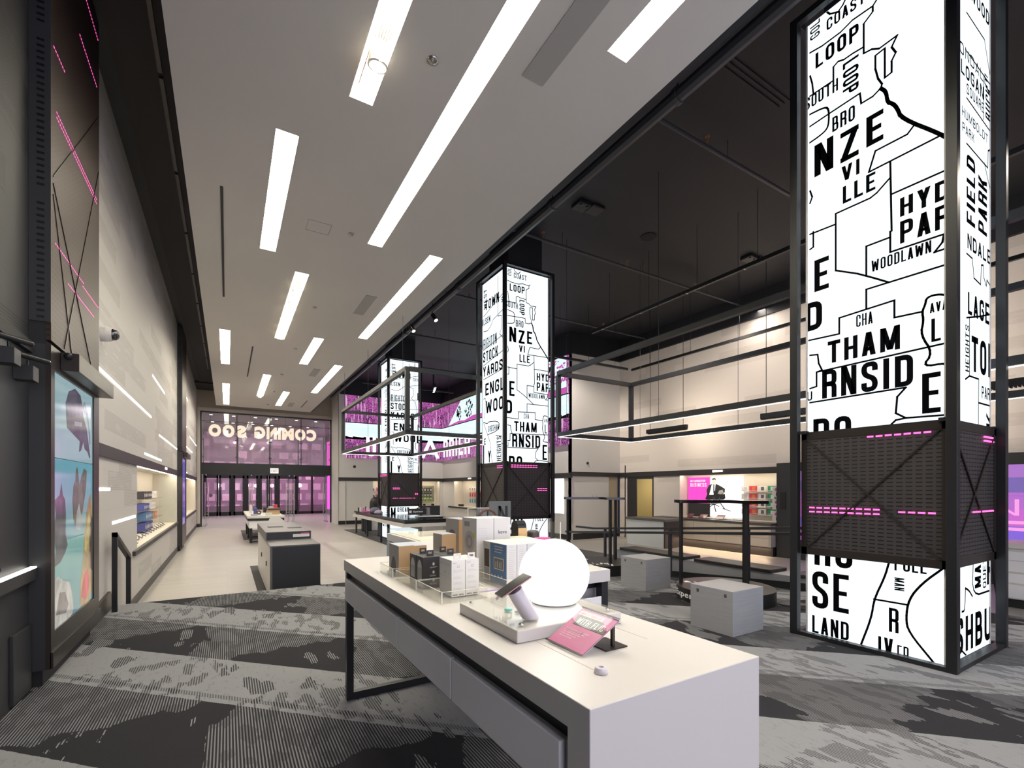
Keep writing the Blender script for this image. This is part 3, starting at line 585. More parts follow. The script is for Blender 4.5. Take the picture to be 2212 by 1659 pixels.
# base boards and niche sills
S('baseboard_left', MB().box(XL-.02, XL+.012, 7.6, 16.3, ZF, ZF+.14).box(XL-.02, XL+.012, 18.1, YB, ZF, ZF+.14), bm_)
r = MB().add([(XL,6.25,0),(XL,7.3,0),(XL,7.62,ZF),(XL,7.62,ZF+.2),(XL,7.3,.22),(XL,6.25,.16),(XL+.03,6.25,0),(XL+.03,7.3,0),(XL+.03,7.62,ZF),(XL+.03,7.62,ZF+.2),(XL+.03,7.3,.22),(XL+.03,6.25,.16)],
             [(0,1,2,3,4,5),(6,7,8,9,10,11),(5,4,10,11),(4,3,9,10)])
S('baseboard_left', r, bronze)
S('baseboard_back', MB().box(XL, -1.09, YB-.06, YB-.05, ZF, ZF+.16).box(4.72, 6.43, 24.48, 24.5, ZF, ZF+.18), black_matt)
S('baseboard_right', MB().box(10.28, 10.3, 13, 24.5, ZF, ZF+.16).box(10.3, 12.0, 12.97, 13.0, ZF, ZF+.22).box(12.02, 12.57, 13.09, 13.12, ZF, ZF+.22), black_matt)
S('trim_8', MB().box(XL-.01, XL+.04, 9.0, 16.3, .43, .50).box(XL-.01, XL+.04, 18.1, 25.2, .43, .50), bm_)
S('trim_9', MB().box(6.43, 10.1, 24.42, 24.5, .43, .50).box(10.22, 10.3, 14.0, 23.6, .43, .50), bm_)
S('trim_10', MB().box(5.06, 5.085, 24.47, 24.5, ZF, 1.88).box(10.27, 10.32, 12.965, 13.0, ZF+.0, 1.9), steel)
# ---- entrance portal (transom, header, doors) and vestibule
PW0, PW1 = -1.08, 4.72
S('trim_11', MB().box(PW0, PW1, YB+.02, YB+.10, 5.02, 5.08).box(PW0, PW0+.06, YB+.02, YB+.10, ZF, 5.02).box(PW1-.06, PW1, YB+.02, YB+.10, ZF, 5.02).box(PW0, PW1, YB+.0, YB+.16, 2.12, 2.66), black)
for i in range(4):
    a = PW0+.06+(PW1-PW0-.12)*i/4; b = PW0+.06+(PW1-PW0-.12)*(i+1)/4
    wn_ = struct(thing('window_%d' % (i+1), 'clear glass pane above the entrance doors, number %d counted from the left wall' % (i+1), 'window', (a, YB+.05, 2.66)))
    MB().box(a+.005, b-.005, YB+.045, YB+.057, 2.66, 5.02).build('window_pane', transom_glass, wn_)
    f = MB()
    if i: f.cyl((a, YB+.01, 2.66), (a, YB+.01, 5.0), .018, 8)
    for z in (2.95, 3.75, 4.62): f.cyl((a+.05, YB+.0, z), (a+.05, YB+.05, z), .025, 8).cyl((b-.05, YB+.0, z), (b-.05, YB+.05, z), .025, 8)
    f.cyl((a, YB+.0, 4.62), (b, YB+.0, 4.62), .009, 6)
    f.build('window_frame', charcoal, wn_)
# vestibule box
VY = 36.4; VZ = 5.15
S('ceiling', MB().box(PW0-.25, 6.1, YB+.35, VY, VZ, VZ+.05), mat('vestibule_ceiling', (.36,.35,.35), .6))
S('wall_left', MB().box(PW0-.27, PW0-.25, YB+.35, VY, ZF, VZ), mat('vestibule_wall', (.34,.32,.33), .6))
S('wall_right', MB().box(6.1, 6.12, YB+.3, VY, ZF, VZ).box(4.8, 6.1, YB+.33, YB+.35, ZF, VZ), mat('vestibule_wall_grey', (.32,.28,.32), .6))
mp = MB().box(6.04, 6.09, 33.2, 35.4, .0, 4.7).build('light_wall_panel', magenta_em)
tag(mp, 'glowing magenta light panel on the vestibule side wall behind the entrance doors', 'light')
lamp('vestibule_magenta_light', 'AREA', (5.9, 33, 2.4), (0, math.radians(90), 0), 22, (1, .30, .75), 3.5, 4)
lamp('vestibule_light', 'AREA', (1.6, 31, 5.1), (0, 0, 0), 290, (1, .93, .92), 5, 6)
for y, k in ((28.0, 6), (31.0, 6)):
    for i in range(k):
        x = -.7+i*.98
        dl = MB().cyl((x, y, VZ-.012), (x, y, VZ+.0), .07, 14).build('downlight', em('downlight_light', (1,.95,.85), 6) if (i == 0 and y == 28.0) else bpy.data.materials['downlight_light'])
        tag(dl, '%s small round downlight from the left in the %s row of the vestibule ceiling' % (ORD[i], 'near' if y == 28.0 else 'far'), 'light')
# outer glazed wall with its row of doors
OY = 36.3
of = MB().box(PW0-.25, 6.1, OY, OY+.12, 2.30, 2.75)
for x in (-1.33, .28, 1.05, 1.85, 2.95, 4.25, 5.2): of.box(x-.07, x+.07, OY, OY+.12, ZF, 2.3)
for x in (-1.33, .6, 2.5, 4.3, 6.0): of.box(x-.04, x+.04, OY, OY+.12, 2.75, VZ)
of.box(4.3, 6.1, OY, OY+.12, ZF, ZF+.18)
S('trim_12', of, black)
S('window_5', MB().box(PW0-.25, 6.1, OY+.05, OY+.06, 2.75, VZ), door_glass)
S('window_6', MB().box(4.32, 6.05, OY+.05, OY+.06, ZF+.18, 2.3), door_glass)
dn = 7
DO = [(-1.26, -.50), (-.46, .21), (.35, .98), (1.12, 1.78), (1.92, 2.40), (2.42, 2.88), (3.02, 4.18)]
for i, (a, b) in enumerate(DO):
    d = struct(thing('door_%d' % (i+2), 'black framed glass outer door of the entrance', 'door', (a, OY, ZF)))
    f = MB().box(a, a+.10, OY-.03, OY+.02, ZF, 2.3).box(b-.10, b, OY-.03, OY+.02, ZF, 2.3).box(a, b, OY-.03, OY+.02, ZF, ZF+.25).box(a, b, OY-.03, OY+.02, 2.12, 2.3)
    f.build('door_frame', black, d); MB().box(a+.09, b-.09, OY-.01, OY+.0, ZF+.2, 2.15).build('door_pane', door_glass, d)
    hx = b-.14 if i % 2 == 0 else a+.14
    MB().tube([(hx, OY-.03, 2.0), (hx, OY-.12, 2.0), (hx, OY-.12, .65), (hx, OY-.03, .65)], .022, 6).cyl((a+.08, OY-.08, .62), (b-.08, OY-.08, .62), .018, 6).build('door_handle', steel, d)
# frameless inner glass doors standing open, with tall pull bars
for i, (x, y0, sgn, lb) in enumerate([(-.86, 26.5, 1, 'frameless glass door standing open at the left jamb of the entrance'), (1.02, 26.5, -1, 'open frameless glass door with steel pulls, second from the left wall'),
      (2.72, 26.5, 1, 'open frameless glass door with steel pulls left of the centre right post'), (2.95, 26.5, -1, 'open frameless glass door with steel pulls right of the centre right post'), (4.55, 26.5, 1, 'frameless glass door standing open at the right jamb of the entrance')]):
    d = struct(thing('door_%d' % (i+9), lb, 'door', (x, y0, ZF)))
    MB().box(x-.006, x+.006, y0, y0+.95, ZF+.02, 2.10).build('door_pane', glass, d)
    h = MB()
    for s_ in (-1, 1): h.cyl((x+.07*s_, y0+.8, .0-.05), (x+.07*s_, y0+.8, 1.75), .02, 8)
    h.cyl((x-.07, y0+.8, .2), (x+.07, y0+.8, .2), .012, 6).cyl((x-.07, y0+.8, 1.5), (x+.07, y0+.8, 1.5), .012, 6)
    h.build('door_handle', chrome, d)
    MB().box(x-.02, x+.02, y0, y0+.95, ZF+.005, ZF+.09).box(x-.02, x+.02, y0, y0+.2, 2.06, 2.14).build('patch_fitting', steel, d)
# exit sign
xs = thing('exit_sign', 'small lit EXIT sign hanging from the black header above the doors', 'sign', (2.02, YB-.1, 2.45))
MB().box(1.83, 2.19, YB-.09, YB-.03, 2.20, 2.45).build('sign_face', exit_em, xs)
text_on(MB(), 'EXIT', (1.88, YB-.094, 2.245), (1,0,0), (0,0,1), .27, .16, .03).build('lettering', mat('exit_brown', (.10,.03,.02), .6), xs)
MB().cyl((1.95,YB-.06,2.45),(1.95,YB-.06,2.6),.01,6).cyl((2.08,YB-.06,2.45),(2.08,YB-.06,2.6),.01,6).build('hanger', black, xs)
# COMING SOON, fixed outside the glass and so read from behind
cs = thing('illuminated_letters', 'glowing COMING SOON letters seen in reverse behind the entrance glass', 'sign', (1.9, 27.2, 4.0))
x = 4.11
for i, ch in enumerate('COMING SOO'):
    if ch == ' ': x -= .30; continue
    wd = {'M': .56, 'I': .13, 'G': .50, 'O': .52, 'C': .48, 'N': .47, 'S': .45}[ch]
    m_ = MB(); vs, fs = glyphs(ch, .07)
    m_.add([(x-a*wd, 27.2, 3.98+b*.62) for a, b in vs]+[(x-a*wd, 27.26, 3.98+b*.62) for a, b in vs], fs+[tuple(q+len(vs) for q in f)[::-1] for f in fs]); m_.build('letter', letter_em, cs)
    x -= wd+.055
MB().cyl((-.9,27.23,4.66),(4.2,27.23,4.66),.012,6).build('hanging_rail', charcoal, cs)
for xx in (-.7, 1.0, 2.6, 4.0): MB().cyl((xx,27.23,4.66),(xx,27.23,VZ),.006,5).build('hanger', charcoal, cs)
for xx in [4.11-.26-k*.55 for k in range(9)]: MB().cyl((xx,27.23,4.5),(xx,27.23,4.66),.006,5).build('hanger', charcoal, cs)
# small badge on the glass
tag(MB().cyl((-.93,36.25,1.0),(-.93,36.24,1.0),.12,16).build('door_sticker', ink), 'dark round sticker on the glass of the leftmost outer door', 'sticker')
# the street outside at night
S('floor', MB().box(-16, 24, 36.5, 62, ZF-.12, ZF-.02), mat('asphalt', (.06,.055,.06), .6, noise=.2))
bm2, nt, b = nodes('night_facade'); X_, Y_, Z_, P_ = XYZ(nt)
br = N(nt, 'ShaderNodeTexBrick'); cvec = N(nt, 'ShaderNodeCombineXYZ'); nt.links.new(X_, cvec.inputs[0]); nt.links.new(Z_, cvec.inputs[1]); nt.links.new(cvec.outputs[0], br.inputs['Vector'])
br.inputs['Scale'].default_value = 1; br.inputs['Brick Width'].default_value = 1.3; br.inputs['Row Height'].default_value = 1.1; br.inputs['Mortar Size'].default_value = .22; br.inputs['Mortar Smooth'].default_value = .1
br.inputs['Color1'].default_value = (1.0, .74, .82, 1); br.inputs['Color2'].default_value = (.16, .10, .15, 1); br.inputs['Mortar'].default_value = (.22, .14, .20, 1)
b.inputs['Base Color'].default_value = (.2, .17, .19, 1); nt.links.new(br.outputs['Color'], b.inputs['Emission Color']); b.inputs['Emission Strength'].default_value = .75
tag(MB().box(-14, 22, 56, 60, ZF, 16).build('building', bm2), 'building across the street with lit windows, seen through the entrance glass', 'building')
for i, (x, y) in enumerate([(-.6, 50), (1.4, 46), (3.6, 50), (5.3, 44), (2.4, 52)]):
    sl = thing('street_lamp', 'glowing street lamp outside behind the entrance doors, %s' % ['leftmost', 'second from the left', 'second from the right', 'rightmost', 'middle and farthest'][i], 'lamp', (x, y, ZF))
    MB().cyl((x,y,ZF),(x,y,1.55),.04,8).build('pole', black, sl); MB().lathe([(0,-.18),(.16,-.1),(.2,0),(.16,.12),(0,.18)],(x,y,1.7),12).build('lamp_globe', em('street_lamp_light', (1,.85,.9), 5) if i == 0 else bpy.data.materials['street_lamp_light'], sl, smooth=True)

# ================================================================ ceiling things
def light_panel(a, b, y0, y1, kind, lb):
    t = thing('recessed_light', lb, 'light', ((a+b)/2, (y0+y1)/2, ZC))
    h = .16
    MB().poly([(a,y0,ZC),(a,y1,ZC),(a,y1,ZC+h),(a,y0,ZC+h)]).poly([(b,y0,ZC),(b,y1,ZC),(b,y1,ZC+h),(b,y0,ZC+h)]).poly([(a,y0,ZC),(b,y0,ZC),(b,y0,ZC+h),(a,y0,ZC+h)]).poly([(a,y1,ZC),(b,y1,ZC),(b,y1,ZC+h),(a,y1,ZC+h)]).build('housing', mat_house, t)
    MB().box(a, b, y0, y1, ZC+h*.45, ZC+h*.5).build('diffuser', warm_em, t)
    return t
mat_house = mat('light_housing_white', (.85,.83,.76), .5)
LBL = ['recessed light panel at the top edge with one large round spotlight hanging in it', 'longest recessed light panel, running down the middle of the white ceiling', 'recessed light panel at the top edge nearest the black ceiling',
       'wide recessed light panel second nearest the brown soffit, beside the thin black slot', 'recessed light panel with six spotlights in the middle of the white ceiling', 'long recessed light panel along the right edge, beside the near grey grille',
       'recessed light panel nearest the brown soffit, the nearer of the two in that row', 'short recessed light panel between the spotlight row and the right edge, mid ceiling', 'recessed light panel on the right edge, the farther of the two long ones there',
       'recessed light panel nearest the brown soffit, the one closest to the entrance', 'recessed light panel with small spotlights nearest the entrance', 'short recessed light panel closest to the entrance in the row right of the far spotlights']
for (a, b, e, f, k), lb in zip(REC, LBL): light_panel(a, b, e, f, k, lb)
spot_white = mat('spot_white', (.72,.70,.62), .5)
def can_spot(x, y, r, lb, group=None, down=.02):
    t = thing('spotlight', lb, 'spotlight', (x, y, ZC+.05), 0, group)
    d = Vector((-.05, .18, -.98)).normalized(); p0 = Vector((x, y, ZC+.06)); p1 = p0+d*r*2.6
    MB().cyl(p0, p1, r*.8, 20, r).build('can', spot_white, t, smooth=False)
    MB().cyl(p1+d*.001, p1+d*.006, r*.82, 20).build('lens', em('spot_lens', (1,.97,.9), 8) if 'spot_lens' not in bpy.data.materials else bpy.data.materials['spot_lens'], t)
    MB().cyl(p1-d*.004, p1+d*.004, r*1.02, 20).build('rim', chrome, t)
    f = MB()
    for i in range(6): f.box(x-r*.7+i*r*.26, x-r*.7+i*r*.26+.006, y-.10-r, y-.02-r*.4, ZC+.0, ZC+.06)
    f.build('heat_sink', spot_white, t); return t
can_spot(1.12, 4.03, .085, 'large round white spotlight hanging in the panel at the top edge')
for i, y in enumerate([9.55, 10.2, 10.85, 11.5, 12.15, 12.75]): can_spot(1.11, y, .075, '%s round white spotlight from the camera in the row of six' % ORD[i])
for i, y in enumerate([18.6, 19.2, 19.8, 20.4, 21.0, 21.5]): can_spot(1.13, y, .07, '%s small white spotlight in the panel nearest the entrance' % ORD[i])
tag(MB().cyl((1.05,4.05,ZC-.01),(1.05,4.5,ZC-.01),.006,6).build('wire', mat('copper', (.5,.2,.13), .4)), 'thin copper coloured strip beside the large spotlight at the top edge', 'wire')
gg = mat('grille_grey', (.34,.325,.305), .6)
for a, b, e, f, lb in [(2.31,2.54,.4,3.645,'long flat grey ceiling grille at the top edge'), (2.33,2.54,9.37,10.5,'short grey ceiling grille beside the long right light panel'), (2.345,2.55,16.0,17.12,'small grey ceiling grille in the middle of the far ceiling half'), (2.36,2.57,22.92,23.98,'smallest grey ceiling grille near the entrance')]:
    tag(MB().box(a, b, e, f, ZC-.008, ZC-.001).build('ceiling_grille', gg), lb, 'vent')
for a, b, e, f, lb in [(-.078,-.045,6.94,10.91,'long thin black slot diffuser nearest the brown soffit'), (.565,.60,14.34,18.28,'thin black slot diffuser between the two left light panels'), (2.94,2.97,22.0,23.96,'short black slot diffuser near the entrance, close to the right edge')]:
    s_ = thing('slot_diffuser', lb, 'vent', (a, e, ZC)); MB().box(a, b, e, f, ZC-.008, ZC-.001).build('slot', black_matt, s_)
for x, y, r, lb in [(1.556,3.93,.05,'round chrome sprinkler cover nearest the camera'), (1.582,7.24,.045,'round chrome sprinkler cover beside the end of the longest light panel'), (1.563,10.56,.045,'round chrome sprinkler cover beside the row of six spotlights'), (1.58,13.96,.045,'round sprinkler cover beside the short mid light panel'), (1.55,17.34,.045,'round sprinkler cover before the far spotlights'), (1.555,20.58,.045,'round sprinkler cover beside the far spotlights'), (1.567,23.87,.045,'round sprinkler cover nearest the entrance')]:
    tag(MB().lathe([(0,-.025),(r*.5,-.022),(r,-.008),(r*1.02,0)], (x,y,ZC-.001), 20).build('sprinkler_cover', mat('cover_metal', (.35,.33,.31), .2, metal=.9) if 'cover_metal' not in bpy.data.materials else bpy.data.materials['cover_metal'], smooth=True), lb, 'sprinkler')
tag(MB().box(.98,1.29,7.15,7.155,ZC-.004,ZC-.001).box(.98,1.29,7.455,7.46,ZC-.004,ZC-.001).box(.975,.98,7.15,7.46,ZC-.004,ZC-.001).box(1.29,1.295,7.15,7.46,ZC-.004,ZC-.001).build('access_hatch', gg), 'square access hatch outline in the white ceiling', 'hatch')
# black ceiling services
pb = mat('pipe_black', (.035,.035,.042), .4)
def pipe(name, pts, r, lb, cat='pipe'):
    t = thing(name, lb, cat, pts[0]); MB().tube(pts, r, 10).build('pipe', pb, t); return t
t = pipe('ceiling_pipe', [(4.37,-2.8,5.9),(4.37,24.2,5.9)], .08, 'thick black pipe running beside the edge of the white ceiling')
for y in (3.6, 6.0, 9.5, 13, 17, 21): MB().cyl((4.37,y,5.98),(4.37,y,6.9),.012,6).cyl((4.37,y-.03,5.9),(4.37,y+.03,5.9),.092,12).build('clamp', pb, t)
for (a, b, y, z, lb) in [(5.1, 8.8, 4.56, 6.6, 'black sprinkler pipe crossing the black ceiling nearest the camera'), (4.5, 12.4, 8.02, 6.6, 'black sprinkler pipe crossing the black ceiling behind the middle column'), (4.5, 12.3, 11.5, 6.6, 'black sprinkler pipe crossing the black ceiling, third from the camera'), (4.5, 10.2, 15.2, 6.6, 'black sprinkler pipe crossing the black ceiling before the rear column'), (4.5, 10.2, 19.2, 6.6, 'farthest black sprinkler pipe crossing the black ceiling')]:
    t = pipe('sprinkler_pipe', [(a,y,z),(b,y,z)], .03, lb)
    for x in [a+1.1+2.4*i for i in range(int((b-a-1)/2.4)+1)]:
        MB().cyl((x,y,z+.03),(x,y,z+.15),.016,8).cyl((x,y,z+.15),(x,y,z+.18),.035,8).build('sprinkler_head', mat('sprinkler_brass', (.25,.12,.07), .4) if 'sprinkler_brass' not in bpy.data.materials else bpy.data.materials['sprinkler_brass'], t)
        MB().cyl((x+.5,y,z),(x+.5,y,6.9),.006,5).build('rod', pb, t)
tag(MB().cyl((7.8,7.2,6.885),(7.8,7.2,6.899),.165,28).build('ceiling_speaker', mat('speaker_black', (.006,.006,.006), .8)), 'round black speaker set in the black ceiling', 'speaker')
for x, y, lb in [(5.8,7.03,'square black emergency light pair on the black ceiling near the middle column'), (10.5,6.6,'square black emergency light pair on the black ceiling near the right wall')]:
    t = thing('emergency_light', lb, 'light', (x,y,6.9)); MB().box(x-.14,x+.14,y-.14,y+.14,6.82,6.9).build('housing', black, t, bevel=.02); MB().box(x+.17,x+.47,y-.16,y+.12,6.84,6.9).build('cover_plate', black, t, bevel=.02)
    for dx in (-.08,.08): MB().cyl((x+dx,y-.08,6.82),(x+dx,y-.08,6.8),.025,10).build('lens', pb, t)
t = thing('air_diffuser', 'long black slotted air diffuser set in the black ceiling at the top edge', 'vent', (6,3.75,6.9))
for i in range(3): MB().box(5.3, 6.75, 3.64+i*.07, 3.68+i*.07, 6.885, 6.9).build('slot', black_matt, t)
# ceiling camera-side tracks and their hangers
def track(p, q, z, lb, n_studs, hang=True):
    t = thing('light_track', lb, 'track', (p[0], p[1], z))
    if p[0] == q[0]: MB().box(p[0]-.03, p[0]+.03, p[1], q[1], z-.04, z+.03).build('rail', black, t)
    else: MB().box(p[0], q[0], p[1]-.03, p[1]+.03, z-.04, z+.03).build('rail', black, t)
    for i in range(n_studs):
        k = (i+.5)/n_studs; x = p[0]+(q[0]-p[0])*k; y = p[1]+(q[1]-p[1])*k
        MB().cyl((x,y,z+.03),(x,y,ZB),.005,5).build('hanger', black, t)
        MB().box(x-.032,x+.032,y-.01+.25,y+.01+.25,z-.045,z-.039).build('stud', steel, t)
    return t
track((8.3, 0.5), (8.3, 9.6), 5.6, 'long black lighting track in the middle of the black ceiling', 7)
track((10.96, 2.0), (10.96, 10.8), 5.2, 'long black lighting track in front of the right wall', 6)
track((7.6, 10.8), (10.77, 10.8), 5.2, 'short black lighting track before the white return wall', 3)
track((5.2, 21.5), (9.6, 21.5), 6.2, 'black lighting track before the rear display wall', 3)
track((4.0, 10.2), (4.0, 20.0), 6.2, 'black lighting track beside the thick ceiling pipe', 4)
def wash(x, y0, y1, z, lb):
    t = thing('linear_wall_washer', lb, 'light', (x, y0, z)); MB().box(x-.05, x+.05, y0, y1, z-.06, z+.06).build('body', black, t)
    m_ = MB(); k = y0+.02
    while k < y1-.03: m_.box(x-.052, x+.052, k, k+.02, z-.085, z-.06); k += .05
    m_.build('louvre', black_matt, t)
    for y in (y0+.12, y1-.12): MB().cyl((x,y,z+.06),(x,y,ZB),.008,5).build('hanger', black, t)
wash(11.0, 8.75, 10.2, 3.18, 'short black linear wall washer hanging left of the near column')
wash(11.0, 2.0, 6.6, 3.18, 'long black linear wall washer passing behind the near column')
for i, (x, y, z) in enumerate([(8.1,20.3,6.25),(8.2,20.6,6.25),(8.3,20.9,6.25),(8.4,21.2,6.25)]):
    t = thing('track_spotlight', '%s from the left in the cluster of four small black lit spotlights' % ORD[i], 'spotlight', (x,y,z))
    MB().cyl((x,y,z),(x+.04,y-.02,z-.2),.06,12).build('can', black, t); MB().cyl((x+.04,y-.02,z-.2),(x+.042,y-.021,z-.21),.05,12).build('lens', bpy.data.materials['spot_lens'], t)
    MB().cyl((x,y,z),(x,y,ZB-.001),.01,6).build('stem', black, t)
for i, (x, y, z, lb) in enumerate([(4.35, 11.0, 5.75, 'black track spotlight under the thick pipe, above the left hanging frame'), (4.2,12.2,5.8,'black track spotlight close to the white ceiling edge')]):
    t = thing('track_spotlight', lb, 'spotlight', (x,y,z)); MB().cyl((x,y,z),(x+.05,y-.1,z-.16),.055,12).build('can', black, t); MB().cyl((x+.05,y-.1,z-.16),(x+.052,y-.103,z-.166),.045,12).build('lens', bpy.data.materials['spot_lens'], t); MB().cyl((x,y,z),(x,y,ZB+.0),.01,6).build('stem', black, t)

# hanging open box frames with a light line along the lower edge
def hang_frame(x0, x1, y0, y1, lb):
    z0, z1, w_ = 2.65, 4.02, .09
    t = thing('hanging_frame', lb, 'frame', (x0, y0, z0))
    for z in (z0, z1):
        for xa in (x0, x1): MB().box(xa-w_/2, xa+w_/2, y0, y1, z-w_/2, z+w_/2).build('long_bar', mat_frame, t)
        for ya in (y0, y1): MB().box(x0+w_/2, x1-w_/2, ya-w_/2, ya+w_/2, z-w_/2, z+w_/2).build('cross_bar', mat_frame, t)
    for xa in (x0, x1):
        for ya in (y0, y1): MB().box(xa-w_/2, xa+w_/2, ya-w_/2, ya+w_/2, z0+w_/2, z1-w_/2).build('upright', mat_frame, t)
    e = z0-w_/2
    for xa in (x0, x1): MB().box(xa-.011, xa+.011, y0, y1, e-.010, e-.001).build('light_strip', led_em, t)
    for ya in (y0, y1): MB().box(x0+.011, x1-.011, ya-.011, ya+.011, e-.010, e-.001).build('light_strip', led_em, t)
    n = max(2, int((y1-y0)/2.3))
    for i in range(n+1):
        y = y0+.3+(y1-y0-.6)*i/n
        for xa in (x0, x1): MB().cyl((xa,y,z0+.05),(xa,y,ZB),.004,5).build('cable', black, t)
mat_frame = mat('frame_dark_metal', (.028,.028,.031), .5, metal=.2)
hang_frame(6.35, 8.6, .2, 8.5, 'black open box frame with lit lower edge hanging before the right wall')
hang_frame(3.3, 5.7, 9.8, 16.38, 'black open box frame with lit lower edge hanging round the rear column')
# ================================================================ light box columns
W_ = 1.06
ARTS = {1: (ART1_T, ART1_L), 2: (ART2_T, ART2_L), 3: (ART3_T, ART3_L)}
ARTC = {}
def column(y0, arts, lb):
    """arts: artwork numbers for the faces -X, -Y, +X, +Y; frame 4.84..6.12, box 4.95..6.01"""
    X0, X1, Y0, Y1 = 4.84, 6.12, y0, y0+1.27; B0, B1, C0, C1 = 4.95, 4.95+W_, y0+.10, y0+.10+W_
    t = thing('light_box_column', lb, 'column', ((X0+X1)/2, (Y0+Y1)/2, 0 if y0 < 5 else ZF))
    zb = 0 if y0 < 5 else ZF
    MB().box(5.07, 5.93, C0+.12, C1-.10, 5.95, ZB).build('shaft', ceil_black, t)
    for nm, a, b in (('upper_light_box', 2.0, 6.05), ('lower_light_box', zb+.02, .805)):
        lbx = MB().box(B0, B1, C0, C1, a, b).build(nm, cw_light, t)
        rim = MB()
        for x in (B0, B1):
            for y in (C0, C1): rim.box(x-.008, x+.008, y-.008, y+.008, a, b)
        rim.build('corner_trim', white_paint, lbx)
        for k, fc in zip(arts, ('-x', '-y', '+x', '+y')):
            key = (k, nm, zb)
            if key not in ARTC: ARTC[key] = art2d(*ARTS[k], W_, max(a, 0.0)+.005, b-.005)
            vs, fs = ARTC[key]
            if fc == '-x': pts = [(B0-.003, C1-u, z) for u, z in vs]
            elif fc == '-y': pts = [(B0+u, C0-.003, z) for u, z in vs]
            elif fc == '+x': pts = [(B1+.003, C0+u, z) for u, z in vs]
            else: pts = [(B1-u, C1+.003, z) for u, z in vs]
            MB().add(pts, fs).build('map_print', print_black, lbx)
    pn = MB().box(B0-.03, B1+.03, C0-.03, C1+.03, .805, 2.0).build('perforated_band', perf_col, t)
    fr = MB()
    e0x, e1x, e0y, e1y = B0-.036, B1+.036, C0-.036, C1+.036
    for (z0, z1) in ((.80, .87), (1.93, 2.005)):
        fr.box(e0x, e1x, e0y, e0y+.01, z0, z1).box(e0x, e1x, e1y-.01, e1y, z0, z1).box(e0x, e0x+.01, e0y, e1y, z0, z1).box(e1x-.01, e1x, e0y, e1y, z0, z1)
    for x in (e0x, e1x-.05):
        for y in (e0y, e1y-.05): fr.box(x, x+.05, y, y+.05, .80, 2.005)
    fr.build('band_edge', bronze, pn)
    br = MB()
    for a, b in (((e0x-.001, e0y+.06, .87), (e0x-.001, e1y-.06, 1.93)), ((e0x-.001, e1y-.06, .87), (e0x-.001, e0y+.06, 1.93)), ((e0x+.06, e0y-.001, .87), (e1x-.06, e0y-.001, 1.93)), ((e1x-.06, e0y-.001, .87), (e0x+.06, e0y-.001, 1.93))):
        br.cyl(a, b, .009, 4)
    br.build('cross_brace', bronze, pn)
    def dashes(face, u0, n, z):
        m = MB()
        for i in range(n):
            a = u0+i*.067; b = a+.046
            if face == 'x': m.box(e0x-.004, e0x+.01, C1-b, C1-a, z, z+.014)
            else: m.box(B0+a, B0+b, e0y-.004, e0y+.01, z, z+.014)
        m.build('led_dashes', pink_em, pn)
    if y0 < 5: D = [('x', .53, 7, 1.905), ('x', .04, 9, 1.255), ('x', .04, 9, 1.215), ('x', .76, 4, 1.24), ('y', .78, 4, 1.90), ('y', .78, 4, 1.865), ('y', .5, 8, 1.24)]
    elif y0 < 12: D = [('y', .10, 10, 1.93), ('y', .10, 10, 1.89), ('y', .76, 4, 1.44), ('y', .76, 4, 1.40), ('x', .74, 4, 1.92), ('x', .74, 4, 1.88), ('x', .40, 9, 1.03)]
    else: D = [('x', .0, 15, 1.95), ('x', .0, 15, 1.90), ('y', .10, 4, 1.46), ('y', .10, 4, 1.42), ('y', .10, 3, 1.09), ('y', .34, 9, 1.09), ('y', .92, 2, 1.26), ('y', .92, 2, 1.22)]
    for q in D: dashes(*q)
    # black frame round it
    q = .07
    for x, y in ((X0, Y0), (X1-q, Y0), (X0, Y1-q), (X1-q, Y1-q)): MB().box(x, x+q, y, y+q, zb, 6.13).build('post', black, t, bevel=.004)
    for nm, z0, z1 in (('bottom_rail', zb, zb+.038), ('top_rail', 6.07, 6.13)):
        m = MB()
        m.box(X0+q, X1-q, Y0+.005, Y0+q, z0, z1).box(X0+q, X1-q, Y1-q, Y1-.005, z0, z1).box(X0+.005, X0+q, Y0+q, Y1-q, z0, z1).box(X1-q, X1-.005, Y0+q, Y1-q, z0, z1)
        m.build(nm, black, t)
    s_ = MB()
    for x0_, x1_ in ((X0+q, B0-.03), (B1+.03, X1-q)):
        for y in (C0+.0, C1-.03): s_.box(x0_-.01, x1_+.01, y, y+.03, 1.985, 2.015)
    for y0_, y1_ in ((Y0+q, C0-.03), (C1+.03, Y1-q)):
        for x in (B0+.0, B1-.03): s_.box(x, x+.03, y0_-.01, y1_+.01, 1.985, 2.015)
    for x in (X0+.02, X1-.05):
        for y, yy in ((Y0+q, C0+.02), (C1-.02, Y1-q)): s_.box(x, x+.03, y-.005, yy, 1.985, 2.015)
    s_.build('stand_off', black, t)
    return t
column(1.34, (1, 3, 2, 1), 'nearest light box column, large on the right, printed with a black street map')
column(8.32, (2, 1, 3, 2), 'middle light box column rising behind the white display table')
column(16.5, (3, 2, 1, 3), 'rearmost light box column, behind the black topped corner table')

